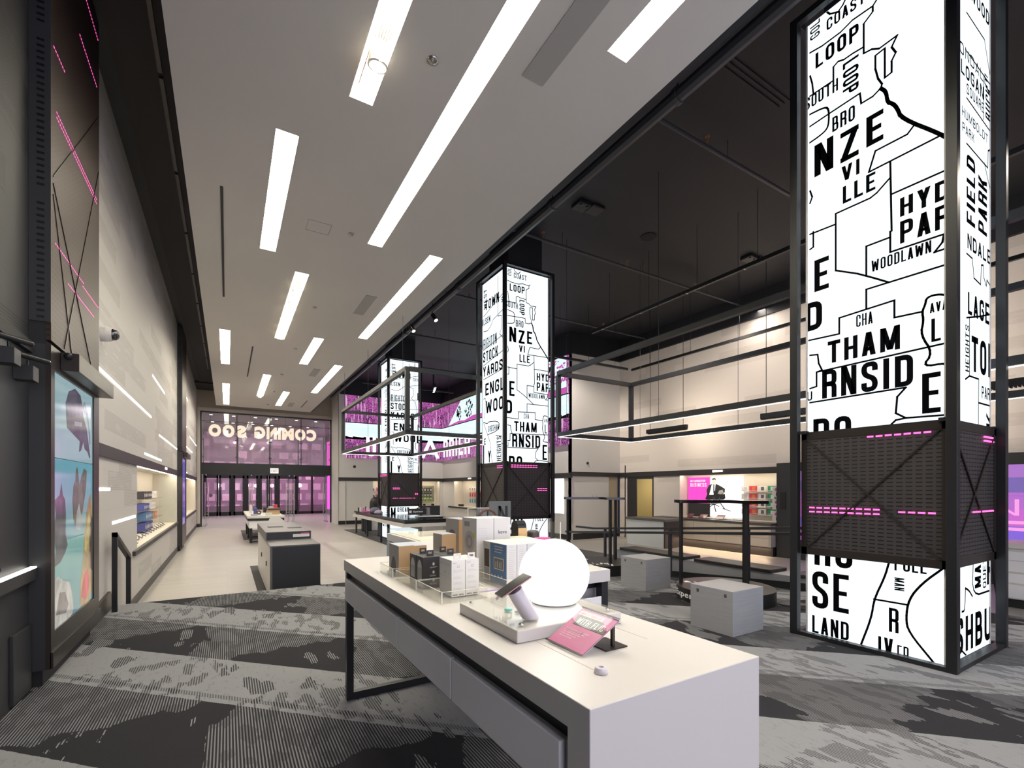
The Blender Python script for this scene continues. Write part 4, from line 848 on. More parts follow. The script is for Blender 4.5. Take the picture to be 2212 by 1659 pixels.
# ================================================================ left dark tower with video screens
def tower(y0, y1, lb, detail):
    xf = -1.10
    t = thing('display_tower', lb, 'tower', (-1.16, (y0+y1)/2, 0 if detail else ZF))
    zb = 0.0 if detail else ZF
    body = MB().box(XL+.001, xf-.03, y0, y1, zb+.13, 2.5).build('body', charcoal, t)
    MB().box(XL+.001, xf-.06, y0+.06, y1-.04, zb, zb+.13).build('plinth', black_matt, t)
    sy0, sy1, sz0, sz1 = y0+.085, y0+1.295, .39, 2.33
    fr = MB().box(xf-.03, xf, y0, sy0, zb+.13, 2.5).box(xf-.03, xf, sy1, y1, zb+.13, 2.5).box(xf-.03, xf, sy0, sy1, zb+.13, sz0).box(xf-.03, xf, sy0, sy1, sz1, 2.5)
    fr.build('screen_surround', bronze, t)
    if detail: MB().box(xf-.005, xf+.012, y0, y1, zb+.135, zb+.25).build('kick_panel', bronze, t)
    hz = (sz1-sz0)/3
    for i in range(3):
        m_ = [scr_a, scr_b, scr_c][i] if detail else scr_violet
        MB().box(xf-.028, xf-.012, sy0+.004, sy1-.004, sz1-hz*(i+1)+.004, sz1-hz*i-.004).build('screen', m_, t)
    MB().box(XL+.001, xf-.028, y0+.002, y1, 2.5, 6.1).build('upper_core', black_matt, t)
    MB().box(xf-.028, xf, y0, y1, 2.53, 6.1).build('perforated_panel', perf_brown, t)
    MB().box(XL+.002, xf, y0-.006, y0, 2.66, 6.1).build('slotted_side', perf_side, t)
    h = MB().box(xf, xf+.11, y0+.22, y1+.02, 2.36, 2.50).build('hood', bronze, t, bevel=.004)
    if detail:
        MB().lathe([(0,-.028),(.02,-.02),(.028,0),(.02,.02),(0,.028)], (xf+.05, y0+.2, 2.47), 14).build('sensor', black, h, smooth=True)
        for u, v, k in ((4.84, 5.2, 4.3), (4.9, 5.5, 3.95), (5.3, 5.95, 3.3), (4.72, 5.5, 2.98), (5.0, 5.7, 2.72)):
            pass
    return t, xf, sy0, sy1, sz0, sz1
def screen_mat(name, kind):
    m, nt, b = nodes(name); X, Y, Z, P = XYZ(nt)
    n = noise(nt, P, 2.2, 6, (1, 1.4, 1)); n2 = noise(nt, P, 7, 5)
    if kind == 'a': c = mixc(nt, n, (.30, .48, .54), (.40, .56, .60)); st = .48
    elif kind == 'b': c = mixc(nt, MA(nt, 'MULTIPLY', MA(nt, 'SUBTRACT', Z, 1.03), 1.5), (.16, .36, .40), (.10, .42, .56)); c = mixc(nt, MA(nt, 'MULTIPLY', n, .4), c, (.4, .5, .5)); st = .48
    elif kind == 'c': c = mixc(nt, MA(nt, 'MULTIPLY', MA(nt, 'SUBTRACT', Z, .4), 1.6), (.10, .28, .34), (.20, .48, .42)); c = mixc(nt, MA(nt, 'MULTIPLY', n2, .35), c, (.35, .5, .45)); st = .48
    else: c = mixc(nt, n, (.05, .02, .16), (.25, .2, .75)); st = .48
    b.inputs['Base Color'].default_value = (.02, .02, .02, 1); b.inputs['Roughness'].default_value = .08
    nt.links.new(c, b.inputs['Emission Color']); b.inputs['Emission Strength'].default_value = st
    return m
scr_a = screen_mat('screen_pale_blue', 'a'); scr_b = screen_mat('screen_sea_sky', 'b'); scr_c = screen_mat('screen_lagoon', 'c'); scr_violet = screen_mat('screen_violet', 'd')
tw, xf, sy0, sy1, sz0, sz1 = tower(4.68, 6.18, 'tall dark video tower at the left with three stacked screens and a bronze perforated top', True)
tower(16.4, 17.95, 'far narrow dark video tower on the left wall before the entrance', False)
def scr_shape(pts, col, nm='picture', s=.9, dx=0):
    """flat picture element on the screen: (u 0..1 from the near edge, v 0..1 up)"""
    m_ = em_pic('picture_%s' % nm, col, s*.7) if 'picture_%s' % nm not in bpy.data.materials else bpy.data.materials['picture_%s' % nm]
    MB().poly([(xf-.0115+dx, sy0+u*(sy1-sy0), sz0+v*(sz1-sz0)) for u, v in pts]).build('picture', m_, tw)
# headset hung in the upper screen
scr_shape([(.30,.80),(.27,.90),(.34,.955),(.50,.985),(.64,.97),(.70,.93),(.72,.88),(.82,.83),(.88,.76),(.93,.70),(.90,.69),(.84,.72),(.76,.73),(.72,.76),(.66,.72),(.60,.71),(.62,.76),(.50,.775)], (.05,.05,.09), 'dark_navy')
scr_shape([(.70,.93),(.76,.955),(.86,.90),(.92,.80),(.93,.76),(.90,.76),(.86,.85),(.80,.90),(.74,.90)], (.12,.16,.2), 'slate', dx=.0006)
scr_shape([(.48,.82),(.68,.83),(.68,.85),(.48,.84)], (.25,.25,.36), 'lilac', dx=.0006)
# rocks, lagoon shore and kayak over the lower screens
scr_shape([(.45,.42),(.43,.50),(.46,.56),(.50,.58),(.52,.63),(.56,.645),(.59,.60),(.62,.56),(.66,.60),(.74,.64),(.82,.63),(.80,.55),(.76,.50),(.70,.44),(.62,.40),(.60,.37),(.5,.38)], (.10,.12,.08), 'olive_rock')
scr_shape([(.50,.37),(.54,.44),(.60,.48),(.66,.42),(.72,.40),(.70,.37),(.60,.355)], (.30,.33,.33), 'grey_rock', dx=.0006)
scr_shape([(.03,.24),(.06,.30),(.02,.38),(.06,.44),(.04,.50),(.14,.52),(.18,.57),(.21,.52),(.26,.50),(.28,.44),(.27,.36),(.32,.31),(.26,.28),(.16,.25)], (.05,.065,.07), 'dark_rock')
scr_shape([(.0,.0),(.0,.18),(.10,.20),(.22,.17),(.36,.15),(.42,.10),(.46,.02),(.40,.0)], (.45,.44,.40), 'pale_sand')
scr_shape([(.06,.05),(.14,.13),(.26,.12),(.34,.06),(.28,.03)], (.20,.18,.17), 'umber', dx=.0006)
scr_shape([(.62,.02),(.64,.12),(.70,.20),(.74,.32),(.80,.42),(.88,.50),(.94,.52),(.99,.46),(.99,.04),(.88,.0),(.70,.0)], (.33,.22,.10), 'ochre')
scr_shape([(.66,.05),(.74,.14),(.86,.16),(.90,.08),(.80,.02)], (.55,.06,.08), 'crimson', dx=.0006)
scr_shape([(.76,.26),(.82,.38),(.90,.44),(.92,.34),(.86,.22)], (.42,.36,.12), 'mustard', dx=.0006)
scr_shape([(.92,.16),(.90,.30),(.94,.42),(.99,.40),(.99,.14)], (.08,.04,.03), 'dark_brown', dx=.0006)
# pink led dashes and thin diagonal joints on the bronze panel (one part each)
def tdash(y0_, z0_, y1_, z1_):
    m = MB(); L = math.hypot(y1_-y0_, z1_-z0_); n = max(2, int(L/.040))
    for i in range(n):
        a = i/n; b = (i+.62)/n
        ya, za, yb_, zb_ = y0_+(y1_-y0_)*a, z0_+(z1_-z0_)*a, y0_+(y1_-y0_)*b, z0_+(z1_-z0_)*b
        m.add([(xf+.002, ya, za-.005), (xf+.002, yb_, zb_-.005), (xf+.002, yb_, zb_+.005), (xf+.002, ya, za+.005)], [(0,1,2,3)])
    m.build('led_dashes', pink_em, tw)
for q in [(4.73,4.72,5.03,4.74),(4.80,4.24,6.1,4.25),(4.80,4.28,6.1,4.29),(5.35,5.9,6.15,5.9),(4.77,3.28,5.6,3.28),(5.55,3.245,6.15,3.245),(5.1,3.10,5.98,3.10),(5.45,5.4,6.1,5.4)]: tdash(*q)
jm = MB()
for a, b in (((4.72,3.75),(6.15,5.15)), ((5.0,2.55),(6.15,4.6)), ((4.72,3.7),(5.9,2.55)), ((4.72,3.62),(5.2,2.56))): jm.cyl((xf+.001, a[0], a[1]), (xf+.001, b[0], b[1]), .006, 4)
jm.build('panel_joint', bronze, tw)
# dark wall items left of the tower
t = thing('wall_ledge', 'dark ledge with a lit top line on the charcoal wall at the far left', 'ledge', (-1.2, 4.0, .9))
MB().box(XL, XL+.05, 2.2, 4.67, .80, .88).build('ledge', charcoal, t); MB().box(XL+.015, XL+.05, 2.2, 4.66, .881, .892).build('light_strip', led_em, t)
MB().tube([(XL+.03, 4.02, .89), (XL+.04, 4.06, .95), (XL+.03, 4.05, 1.0)], .004, 5).build('cable', black, t)
tag(MB().box(XL, XL+.03, 2.2, 4.66, 2.42, 2.50).build('wall_trim', black_matt), 'dark horizontal trim on the charcoal wall at the far left', 'trim')
t = thing('wall_panel', 'slightly raised charcoal access panel low on the far left wall', 'panel', (-1.2, 4.3, .1)); MB().box(XL, XL+.022, 4.33, 4.66, -.0+.02, .48).build('panel', charcoal, t, bevel=.003)
for i, (y, z, lb) in enumerate([(4.12, 2.28, 'black bracket spotlight at the far left edge of the charcoal wall'), (4.45, 2.24, 'black bracket spotlight on the charcoal wall nearest the video tower')]):
    t = thing('bracket_spotlight', lb, 'spotlight', (XL, y, z))
    MB().box(XL, XL+.10, y-.06, y+.05, z-.06, z+.04).build('bracket', charcoal, t, bevel=.003)
    MB().cyl((XL+.07, y-.04, z+.04), (XL+.07, y-.04, z+.075), .008, 8).build('stem', black, t)
    MB().cyl((XL+.01, y-.1, z+.105), (XL+.16, y+.02, z+.085), .018, 14).build('barrel', black, t)
    MB().cyl((XL+.16, y+.02, z+.085), (XL+.163, y+.022, z+.0848), .014, 14).build('lens', chrome, t)
# dome camera and junction box on the white boards
t = thing('dome_camera', 'white wall mounted dome security camera on the ribbed white wall', 'camera', (XL, 6.95, 3.2))
MB().lathe([(0,0),(.085,0),(.085,.05),(.07,.10),(0,.10)], (0,0,0), 24).build('mount', white_paint, t, world=False, smooth=False, M=Matrix.Rotation(math.radians(90), 4, 'Y'))
MB().lathe([(0,.165),(.03,.16),(.055,.14),(.066,.10)], (0,0,0), 24).build('dome', mat('smoked_dome', (.02,.02,.02), .06, coat=1), t, world=False, smooth=True, M=Matrix.Rotation(math.radians(90), 4, 'Y'))
tag(MB().box(XL, XL+.05, 6.28, 6.45, 2.80, 2.98).build('junction_box', white_paint, bevel=.006), 'small white junction box on the wall beside the video tower hood', 'box')
# light lines let into the left wall (u from photograph of the real wall: along Y)
for i, (y0_, y1_, z, lb) in enumerate([(6.25, 11.0, 2.78, 'longest light line on the left wall, starting at the video tower'), (11.2, 13.2, 3.60, 'upper light line high on the left wall'), (12.2, 16.3, 2.56, 'light line on the left wall running to the far tower'), (10.2, 12.6, 2.05, 'short light line just above the dark band on the left wall'),
        (6.22, 7.40, 1.44, 'light line at chest height right of the video tower'), (7.55, 9.25, 1.02, 'light line just left of the near niche'), (18.6, 20.2, 2.0, 'far light line just above the band near the entrance'), (19.5, 23.0, 2.9, 'far light line in the middle of the wall near the entrance'), (18.3, 20.0, 3.6, 'far upper light line near the entrance'), (21.5, 26.0, 3.4, 'light line ending at the entrance wall'), (18.5, 20.5, 4.6, 'highest far light line near the entrance')]):
    l = MB().box(XL+.001, XL+.008, y0_, y1_, z-.018, z+.018).build('light_line', led_em); tag(l, lb, 'light')
# handrail at the platform edge
t = thing('handrail', 'black steel handrail stepping down from the carpet beside the left wall', 'handrail', (-1.12, 7.1, 0))
MB().box(-1.155, -1.105, 7.12, 7.17, .002, .93).build('post', black, t); MB().box(-1.155, -1.105, 8.02, 8.07, ZF+.002, .55).build('post', black, t)
MB().add([(-1.155,7.12,.88),(-1.105,7.12,.88),(-1.105,8.07,.50),(-1.155,8.07,.50),(-1.155,7.12,.935),(-1.105,7.12,.935),(-1.105,8.07,.56),(-1.155,8.07,.56)], [(0,3,2,1),(4,5,6,7),(0,1,5,4),(1,2,6,5),(2,3,7,6),(3,0,4,7)]).build('top_rail', black, t)

# ================================================================ ramp rails, benches, cubes, plinths
def zr(y): return max(ZF, min(0, -(y-3.2)/4.8*.35))
def rail(x, y0, y1, lb, posts, hh=.87):
    t = thing('ramp_railing', lb, 'railing', (x, y1, ZF))
    pts = [(x, y, zr(y)+hh) for y in (y0, 3.2, min(8.0, y1))]; m = MB()
    if y1 > 8.0: pts.append((x, y1, zr(8.0)+hh))
    for a, b in zip(pts, pts[1:]):
        q = .025
        m.add([(x-q,a[1],a[2]-.02),(x+q,a[1],a[2]-.02),(x+q,b[1],b[2]-.02),(x-q,b[1],b[2]-.02),(x-q,a[1],a[2]+.02),(x+q,a[1],a[2]+.02),(x+q,b[1],b[2]+.02),(x-q,b[1],b[2]+.02)], [(0,3,2,1),(4,5,6,7),(0,1,5,4),(1,2,6,5),(2,3,7,6),(3,0,4,7)])
    m.build('top_rail', mat_frame, t)
    for y in posts: MB().box(x-.022, x+.022, y-.022, y+.022, zr(y), zr(y)+hh-.01).build('post', mat_frame, t)
rail(6.26, 1.9, 8.1, 'near black railing along the carpet ramp', [2.4, 4.0, 5.31, 6.6, 8.0])
rail(6.95, 2.0, 8.6, 'far black railing along the carpet ramp in front of the benches', [2.2, 3.0, 4.38, 5.9, 7.63], .915)
t = thing('bench', 'long grey wood bench base with black kick behind the ramp railing', 'bench', (7.45, 5, 0))
bx = MB().box(7.2, 7.66, 3.21, 7.58, ZF, .14).box(7.2, 7.64, 2.6, 3.19, .001, .14); bx.build('body', grey_wood, t)
m = MB(); m.add([(7.19,2.6,.001),(7.19,3.2,0),(7.19,7.58,zr(7.58)),(7.19,7.58,zr(7.58)+.10),(7.19,3.2,.10),(7.19,2.6,.10),(7.2,2.6,.001),(7.2,3.2,0),(7.2,7.58,zr(7.58)),(7.2,7.58,zr(7.58)+.10),(7.2,3.2,.10),(7.2,2.6,.10)], [(0,1,2,3,4,5),(6,7,8,9,10,11),(5,4,10,11),(4,3,9,10)])
m.build('kick_strip', black_matt, t)
for a, b, lb in [(5.75, 7.42, 'long dark bench cushion on the grey bench base, farthest from the near column'), (4.15, 5.55, 'dark bench cushion in the middle of the grey bench base'), (2.75, 3.85, 'dark bench cushion on the grey bench base partly behind the near column')]:
    tag(MB().box(7.16, 7.62, a, b, .141, .195).build('bench_cushion', dark_cushion, bevel=.012), lb, 'cushion')
def cube(x0, y0, lb):
    t = thing('cube_stool', lb, 'stool', (x0+.255, y0+.245, 0))
    MB().box(x0, x0+.51, y0, y0+.49, .001, .444).build('body', grey_wood, t, bevel=.004)
    for dy in (.08, .40): 
        p = MB().box(x0-.003, x0+.002, y0+dy-.012, y0+dy+.012, .375, .405).build('port', black_matt, t); MB().box(x0-.004, x0-.003, y0+dy-.005, y0+dy+.005, .388, .392).build('port_mark', white_ink, p)
cube(4.20, 2.805, 'large grey wooden cube stool hiding part of the round plinth, nearest the camera')
cube(5.03, 4.69, 'grey wooden cube stool farther back, in front of the railing')
ply = mat('plinth_side', (.012,.012,.013), .4)
def plinth(cx, cy, R, lb, word):
    t = thing('round_plinth', lb, 'plinth', (cx, cy, 0), 0)
    MB().lathe([(0,.001),(R,.001),(R,.17),(0,.17)], (cx,cy,0), 64).build('drum', ply, t)
    rnd = random.Random(int(cx*100)); m = MB()
    for i in range(26):
        a = rnd.uniform(math.pi*.62, math.pi*1.35) if word else rnd.uniform(math.pi*.5, math.pi*1.5); rr = R*rnd.uniform(.45, .93); l_ = rnd.uniform(.06, .2); w_ = rnd.uniform(.006, .03)
        x, y = cx+rr*math.cos(a), cy+rr*math.sin(a); d = Vector((math.cos(1.05+rnd.uniform(-.3,.3)), math.sin(1.05), 0)); n = Vector((-d.y, d.x, 0)); c_ = Vector((x, y, .1715))
        pts = [c_-d*l_/2-n*w_, c_+d*l_/2-n*w_, c_+d*l_/2+n*w_*.6, c_-d*l_/2+n*w_]
        if all((p-Vector((cx, cy, .1715))).length < R*.98 for p in pts): m.poly(pts)
    m.build('top_print', white_ink, t)
    # curved wording
    base = math.atan2(-cy, -cx)
    m = MB(); vs, fs = text2d('Experience', 0, .78, .03, .13, 0, .02)
    a0 = math.atan2(-cy, -cx)-1.32
    if word: m.add([(cx+(R+.002)*math.cos(a0+u/R), cy+(R+.002)*math.sin(a0+u/R), v) for u, v in vs], fs); m.build('lettering', white_ink, t)
    # tall stand: L shaped slab on thin posts
    right = Vector((math.cos(-THETA), math.sin(-THETA), 0)); dep = Vector((math.sin(THETA), math.cos(THETA), 0)); C = Vector((cx, cy, 0))
    s_ = thing('demo_stand', lb.replace('round black plinth', 'tall thin legged black stand'), 'stand', (cx, cy, .17))
    def P(a, b): q = C+right*a+dep*b; return (q.x, q.y)
    MB().prism([P(-.56,.08), P(.10,.08), P(.10,-.30), P(.42,-.30), P(.42,.30), P(-.56,.30)], 1.255, 1.295).build('top', mat('stand_gloss', (.012,.01,.014), .1) if 'stand_gloss' not in bpy.data.materials else bpy.data.materials['stand_gloss'], s_)
    for a, b, w2 in ((-.50,.2,.018), (.36,.2,.018), (.17,-.25,.02)):
        q = C+right*a+dep*b; MB().box(q.x-w2, q.x+w2, q.y-w2, q.y+w2, .172, 1.255).build('leg', black, s_)
    q = C+right*-.05+dep*.2
    MB().cyl((q.x,q.y,1.295),(q.x,q.y,1.33),.008,8).cyl((q.x+.06,q.y-.04,1.295),(q.x+.06,q.y-.04,1.325),.008,8).build('security_post', steel, s_)
    return t
plinth(5.60, 3.86, .60, 'round black plinth with white wording behind the large grey cube', True)
plinth(5.58, 6.32, .58, 'round black plinth beside the farther grey cube', False)
# ================================================================ right wall: business niche, counter, desk, video wall
bp = thing('backlit_poster', 'backlit business poster with a suited man on an office chair in the right wall niche', 'poster', (12.95, 9.3, .57))
PX = 12.90
MB().box(PX, PX+.05, 8.31, 9.39, .57, 1.81).build('panel', poster_em, bp); 
MB().box(PX, PX+.05, 9.39, 10.2, .98, 1.80).build('panel', poster_pink, bp); MB().box(PX, PX+.05, 9.39, 10.2, .57, .98).build('panel', charcoal, bp)
def pp(pts, m, nm, lay=0):  # poster picture: u 0..1 left to right, v 0..1 up
    MB().poly([(PX-.002-lay*.001, 10.2-u*1.89, .57+v*1.24) for u, v in pts]).build(nm, m, bp)
suit = mat('poster_black', (.02,.02,.02), .5)
pp([(.335,.44),(.375,.56),(.36,.66),(.40,.78),(.47,.83),(.53,.83),(.62,.77),(.70,.70),(.70,.62),(.66,.56),(.70,.45),(.60,.40),(.45,.40)], suit, 'suit')
pp([(.415,.55),(.46,.80),(.53,.80),(.52,.66),(.49,.55)], poster_em, 'shirt', 1)
pp([(.335,.44),(.40,.52),(.60,.53),(.70,.58),(.71,.47),(.62,.42),(.45,.41)], suit, 'trousers', 1)
pp([(.465,.80),(.465,.90),(.49,.94),(.52,.94),(.535,.90),(.535,.80),(.50,.775)], card_white, 'face', 2)
pp([(.462,.90),(.47,.955),(.505,.975),(.535,.955),(.54,.89),(.525,.93),(.48,.925)], suit, 'hair', 3)
for q in ([(.478,.875),(.492,.88),(.492,.87)], [(.508,.88),(.522,.875),(.508,.87)], [(.488,.815),(.515,.82),(.51,.808),(.49,.806)], [(.499,.865),(.503,.84),(.496,.838)]): pp(q, suit, 'face_mark', 4)
pp([(.57,.58),(.60,.66),(.66,.68),(.68,.60),(.63,.56)], skin_tone, 'hands', 3)
pp([(.49,.80),(.51,.80),(.515,.60),(.50,.57),(.49,.60)], suit, 'tie', 3)
pp([(.36,.40),(.37,.35),(.50,.30),(.60,.33),(.70,.38),(.66,.40)], skin_tone, 'chair', 1)
for a, b in (((.50,.32),(.33,.15)), ((.50,.32),(.54,.12)), ((.5,.32),(.60,.26)), ((.5,.32),(.40,.30)), ((.62,.34),(.70,.20)), ((.70,.20),(.66,.22)), ((.70,.20),(.80,.16))):
    d = Vector((b[0]-a[0], b[1]-a[1])).normalized(); n = Vector((-d.y, d.x))*.009; A = Vector(a); B = Vector(b)
    pp([A-n, B-n, B+n, A+n], suit, 'chair_leg', 1)
m = MB(); text_on(m, 'UN-CARRIER', (PX-.004, 10.12, 1.655), (0,-1,0), (0,0,1), .42, .065, .04); text_on(m, 'FOR', (PX-.004, 9.68, 1.655), (0,-1,0), (0,0,1), .12, .065, .0); text_on(m, 'BUSINESS', (PX-.004, 10.12, 1.50), (0,-1,0), (0,0,1), .60, .115, .05)
m.build('lettering', white_ink, bp)
ct = thing('wall_counter', 'long cream drawer counter with dark top under the business poster', 'counter', (12.4, 9, ZF))
MB().box(12.15, XR, 7.04, 11.0, ZF+.25, .47).build('carcass', cream, ct); MB().box(12.25, XR, 7.04, 11.0, ZF, ZF+.25).build('kick', bm_, ct); MB().box(12.12, 12.95, 7.02, 10.98, .47, .53).build('worktop', mat('counter_top', (.10,.09,.08), .4), ct)
for i in range(5):
    a = 7.08+i*.78
    for z0, z1 in ((ZF+.27, .12), (.135, .455)):
        MB().box(12.135, 12.149, a, a+.765, z0, z1).build('drawer_front', mat('drawer_cream', (.66,.58,.48), .5) if 'drawer_cream' not in bpy.data.materials else bpy.data.materials['drawer_cream'], ct)
lamp('counter_under_light', 'AREA', (12.19, 9.0, ZF+.245), (0, math.radians(22), 0), 22, (1, .72, .45), .06, 3.8)
# tablets on the counter
for i, (y, lb) in enumerate([(9.75, 'small tablet tilted on a stand at the left end of the counter'), (9.3, 'larger tablet tilted on a stand in front of the poster'), (8.72, 'tablet tilted on a stand right of the other two on the counter')]):
    t = thing('tablet', lb, 'tablet', (12.45, y, .53)); w2 = .09 if i == 0 else .13
    M4 = Matrix.Translation((12.45, y, .60)) @ Matrix.Rotation(math.radians(-38), 4, 'Y')
    MB().tbox(M4, -.09, .09, -w2, w2, -.005, .005).build('tablet_body', black, t); MB().tbox(M4, -.082, .082, -w2+.01, w2-.01, .005, .007).build('tablet_screen', mat('wine_screen', (.15,.03,.06), .15) if i == 0 else bpy.data.materials['wine_screen'], t)
    MB().cyl((12.45,y,.53),(12.47,y,.60),.02,10).build('stand', white_paint, t)
tag(MB().box(12.5,12.75,8.35,8.55,.531,.548).build('leaflet_stack', card_white), 'low stack of pale leaflets at the right end of the poster counter', 'leaflets')
# cases on wire shelves, four rows by four kinds
cases = {}
kinds = [('white', card_white, 8.22), ('orange red', red_plastic, 7.98), ('white and black', card_grey, 7.72), ('white and green', green_card, 7.44)]
for r_, z in enumerate((1.36, 1.14, .92, .71)):
    sh = MB()
    for k in range(5): sh.cyl((12.93-k*.035, 7.28, z-.012), (12.93-k*.035, 8.3, z-.012), .004, 5)
    sh.cyl((12.78, 7.28, z+.03), (12.78, 8.3, z+.03), .005, 5)
    rowname = ['top', 'second', 'third', 'bottom'][r_]
    tag(sh.build('wire_shelf', steel), '%s wire shelf of boxed cases right of the business poster' % rowname, 'shelf')
    for cn, cm, y in kinds:
        for n_ in range(3):
            key = cn
            lb_ = '%s %s boxed case from the wall on the %s wire shelf' % (ORD[n_], cn, rowname); gp = '%s cases on the %s wire shelf' % (cn, rowname)
            loc = (12.87-n_*.022, y-n_*.028, z)
            if key not in cases:
                t = thing('case_box', lb_, 'box', loc, 0, gp)
                MB().box(-.008, .008, -.095, .095, 0, .16).build('box', cm if cn != 'white and black' else card_white, t, world=False)
                MB().box(-.010, -.008, -.05, .04, .03, .13).build('label_patch', {'white': ink_light, 'orange red': orange_card, 'white and black': ink, 'white and green': card_white}[cn], t, world=False)
                cases[key] = t
            else: dup(cases[key], loc, None, lb_, gp)
for i, z in enumerate((1.22, .88, .56)):
    t = thing('brochure_card', 'white brochure card with a pink dot hanging at the %s right of the wire shelves' % ['top', 'middle', 'bottom'][i], 'card', (12.6, 7.1, z))
    MB().box(12.605, 12.612, 7.06, 7.26, z, z+.28).build('card', card_white, t); MB().cyl((12.604,7.14,z+.2),(12.600,7.14,z+.2),.05,16).build('pink_dot', pink_print, t); MB().box(12.600,12.604,7.09,7.16,z+.03,z+.12).build('printed_figure', ink, t)
# white desk with dark frame
dk = thing('service_desk', 'white fronted service desk with dark grey top and end panel left of the poster counter', 'desk', (11.5, 10.4, ZF))
MB().box(11.2, 11.22, 9.72, 11.25, ZF, .45).build('front_panel', mat('desk_white', (.62,.64,.64), .4), dk); MB().box(11.16, 12.0, 9.66, 11.3, .45, .52).build('top', mat('desk_grey', (.12,.115,.11), .4), dk); MB().box(11.18, 11.95, 9.66, 9.72, ZF, .45).build('end_panel', mat('desk_plum', (.04,.03,.038), .4), dk)
# small things on the right return wall, signage light, doorway chair
tag(MB().cyl((11.0,12.999,2.35),(11.0,12.97,2.35),.045,14).build('wall_sensor', black), 'round black sensor on the white return wall below the display', 'sensor')
tag(MB().cyl((5.5,24.499,2.55),(5.5,24.46,2.55),.07,14).build('wall_sensor', black), 'round black sensor on the white rear wall right of the entrance', 'sensor')
for loc, ax, lb in [((12.50, 8.85, 1.965), 'x', 'small glowing oval brand light on the dark band above the poster'), ((10.235, 21.0, 1.94), 'x', 'small glowing oval on the dark band of the rear right niche'), ((XL+.035, 13.2, 1.90), 'x2', 'small glowing oval on the dark band of the left wall')]:
    t = thing('band_light', lb, 'light', loc); x, y, z = loc
    MB().box(x-.006, x+.006, y-.17, y+.17, z-.03, z+.03).build('glow', em('band_glow', (1,.95,.9), 2) if 'band_glow' not in bpy.data.materials else bpy.data.materials['band_glow'], t, bevel=.02)
ch = thing('office_chair', 'dark office chair in the room behind the doorway in the right wall', 'chair', (13.6, 11.5, ZF))
MB().box(13.35,13.8,11.35,11.8,ZF+.42,ZF+.5).build('seat', dark_cushion, ch, bevel=.02); MB().box(13.35,13.8,11.36,11.40,ZF+.55,ZF+.95).build('backrest', dark_cushion, ch, bevel=.02)
for a, b in ((13.38,11.38),(13.77,11.38),(13.38,11.77),(13.77,11.77)): MB().cyl((a,b,ZF),(a,b,ZF+.45),.015,8).build('leg', black, ch)
tb = thing('side_table', 'dark table in the room behind the doorway in the right wall', 'table', (14.4, 11.9, ZF)); MB().box(13.9,15.0,11.5,12.2,ZF+.70,ZF+.73).build('tabletop', charcoal, tb)
for a, b in ((13.95,11.55),(14.95,11.55),(13.95,12.15),(14.95,12.15)): MB().cyl((a,b,ZF),(a,b,ZF+.70),.015,8).build('leg', black, tb)
# dark video wall
vw = thing('video_wall', 'dark video wall unit with magenta picture on the right wall behind the near column', 'screen', (12.4, 4, ZF))
MB().box(12.35, XR, .6, 7.0, ZF, .15).box(12.35, XR, .6, 7.0, 1.89, 2.11).box(12.35, XR, 6.66, 7.0, .15, 1.89).box(12.35, XR, .6, .7, .15, 1.89).build('surround', charcoal, vw)
tag(MB().box(12.335, 12.349, 6.76, 6.9, .9, 1.35).build('wall_reader', black_matt), 'black rectangular reader on the dark video wall surround', 'reader')
m2, nt, b = nodes('video_wall_picture'); X_, Y_, Z_, P_ = XYZ(nt)
zf_ = MA(nt, 'DIVIDE', MA(nt, 'SUBTRACT', Z_, .15), 1.74)
rp = N(nt, 'ShaderNodeValToRGB'); nt.links.new(zf_, rp.inputs[0]); cr = rp.color_ramp; cr.interpolation = 'CONSTANT'
cr.elements[0].position = 0; cr.elements[0].color = (.50,.10,.50,1); cr.elements[1].position = .20; cr.elements[1].color = (.20,.12,.62,1)
for p_, c_ in ((.34,(.62,.12,.50,1)),(.52,(.48,.13,.44,1)),(.70,(.13,.10,.22,1)),(.86,(.40,.16,.42,1))): e_ = cr.elements.new(p_); e_.color = c_
n_ = noise(nt, P_, 2.2, 5); colx = mixc(nt, MA(nt, 'MULTIPLY', n_, .5), rp.outputs[0], (.28, .16, .75))
nt.links.new(colx, b.inputs['Emission Color']); b.inputs['Emission Strength'].default_value = .75; b.inputs['Base Color'].default_value = (.02,.02,.02,1); b.inputs['Roughness'].default_value = .12
for i in range(4):
    a = .7+i*1.49
    for z0, z1 in ((.15,.73),(.735,1.31),(1.315,1.89)): MB().box(12.40, 12.42, a, a+1.485, z0, z1).build('screen', m2, vw)
m = MB(); text_on(m, 'COMING', (12.395, 5.2, .95), (0,-1,0), (0,0,1), 3.2, .30, .05); text_on(m, 'THEIR', (12.395, 5.2, .55), (0,-1,0), (0,0,1), 2.95, .30, .05); m.build('lettering', em('pale_pink_picture', (.8,.28,.62), .9), vw)
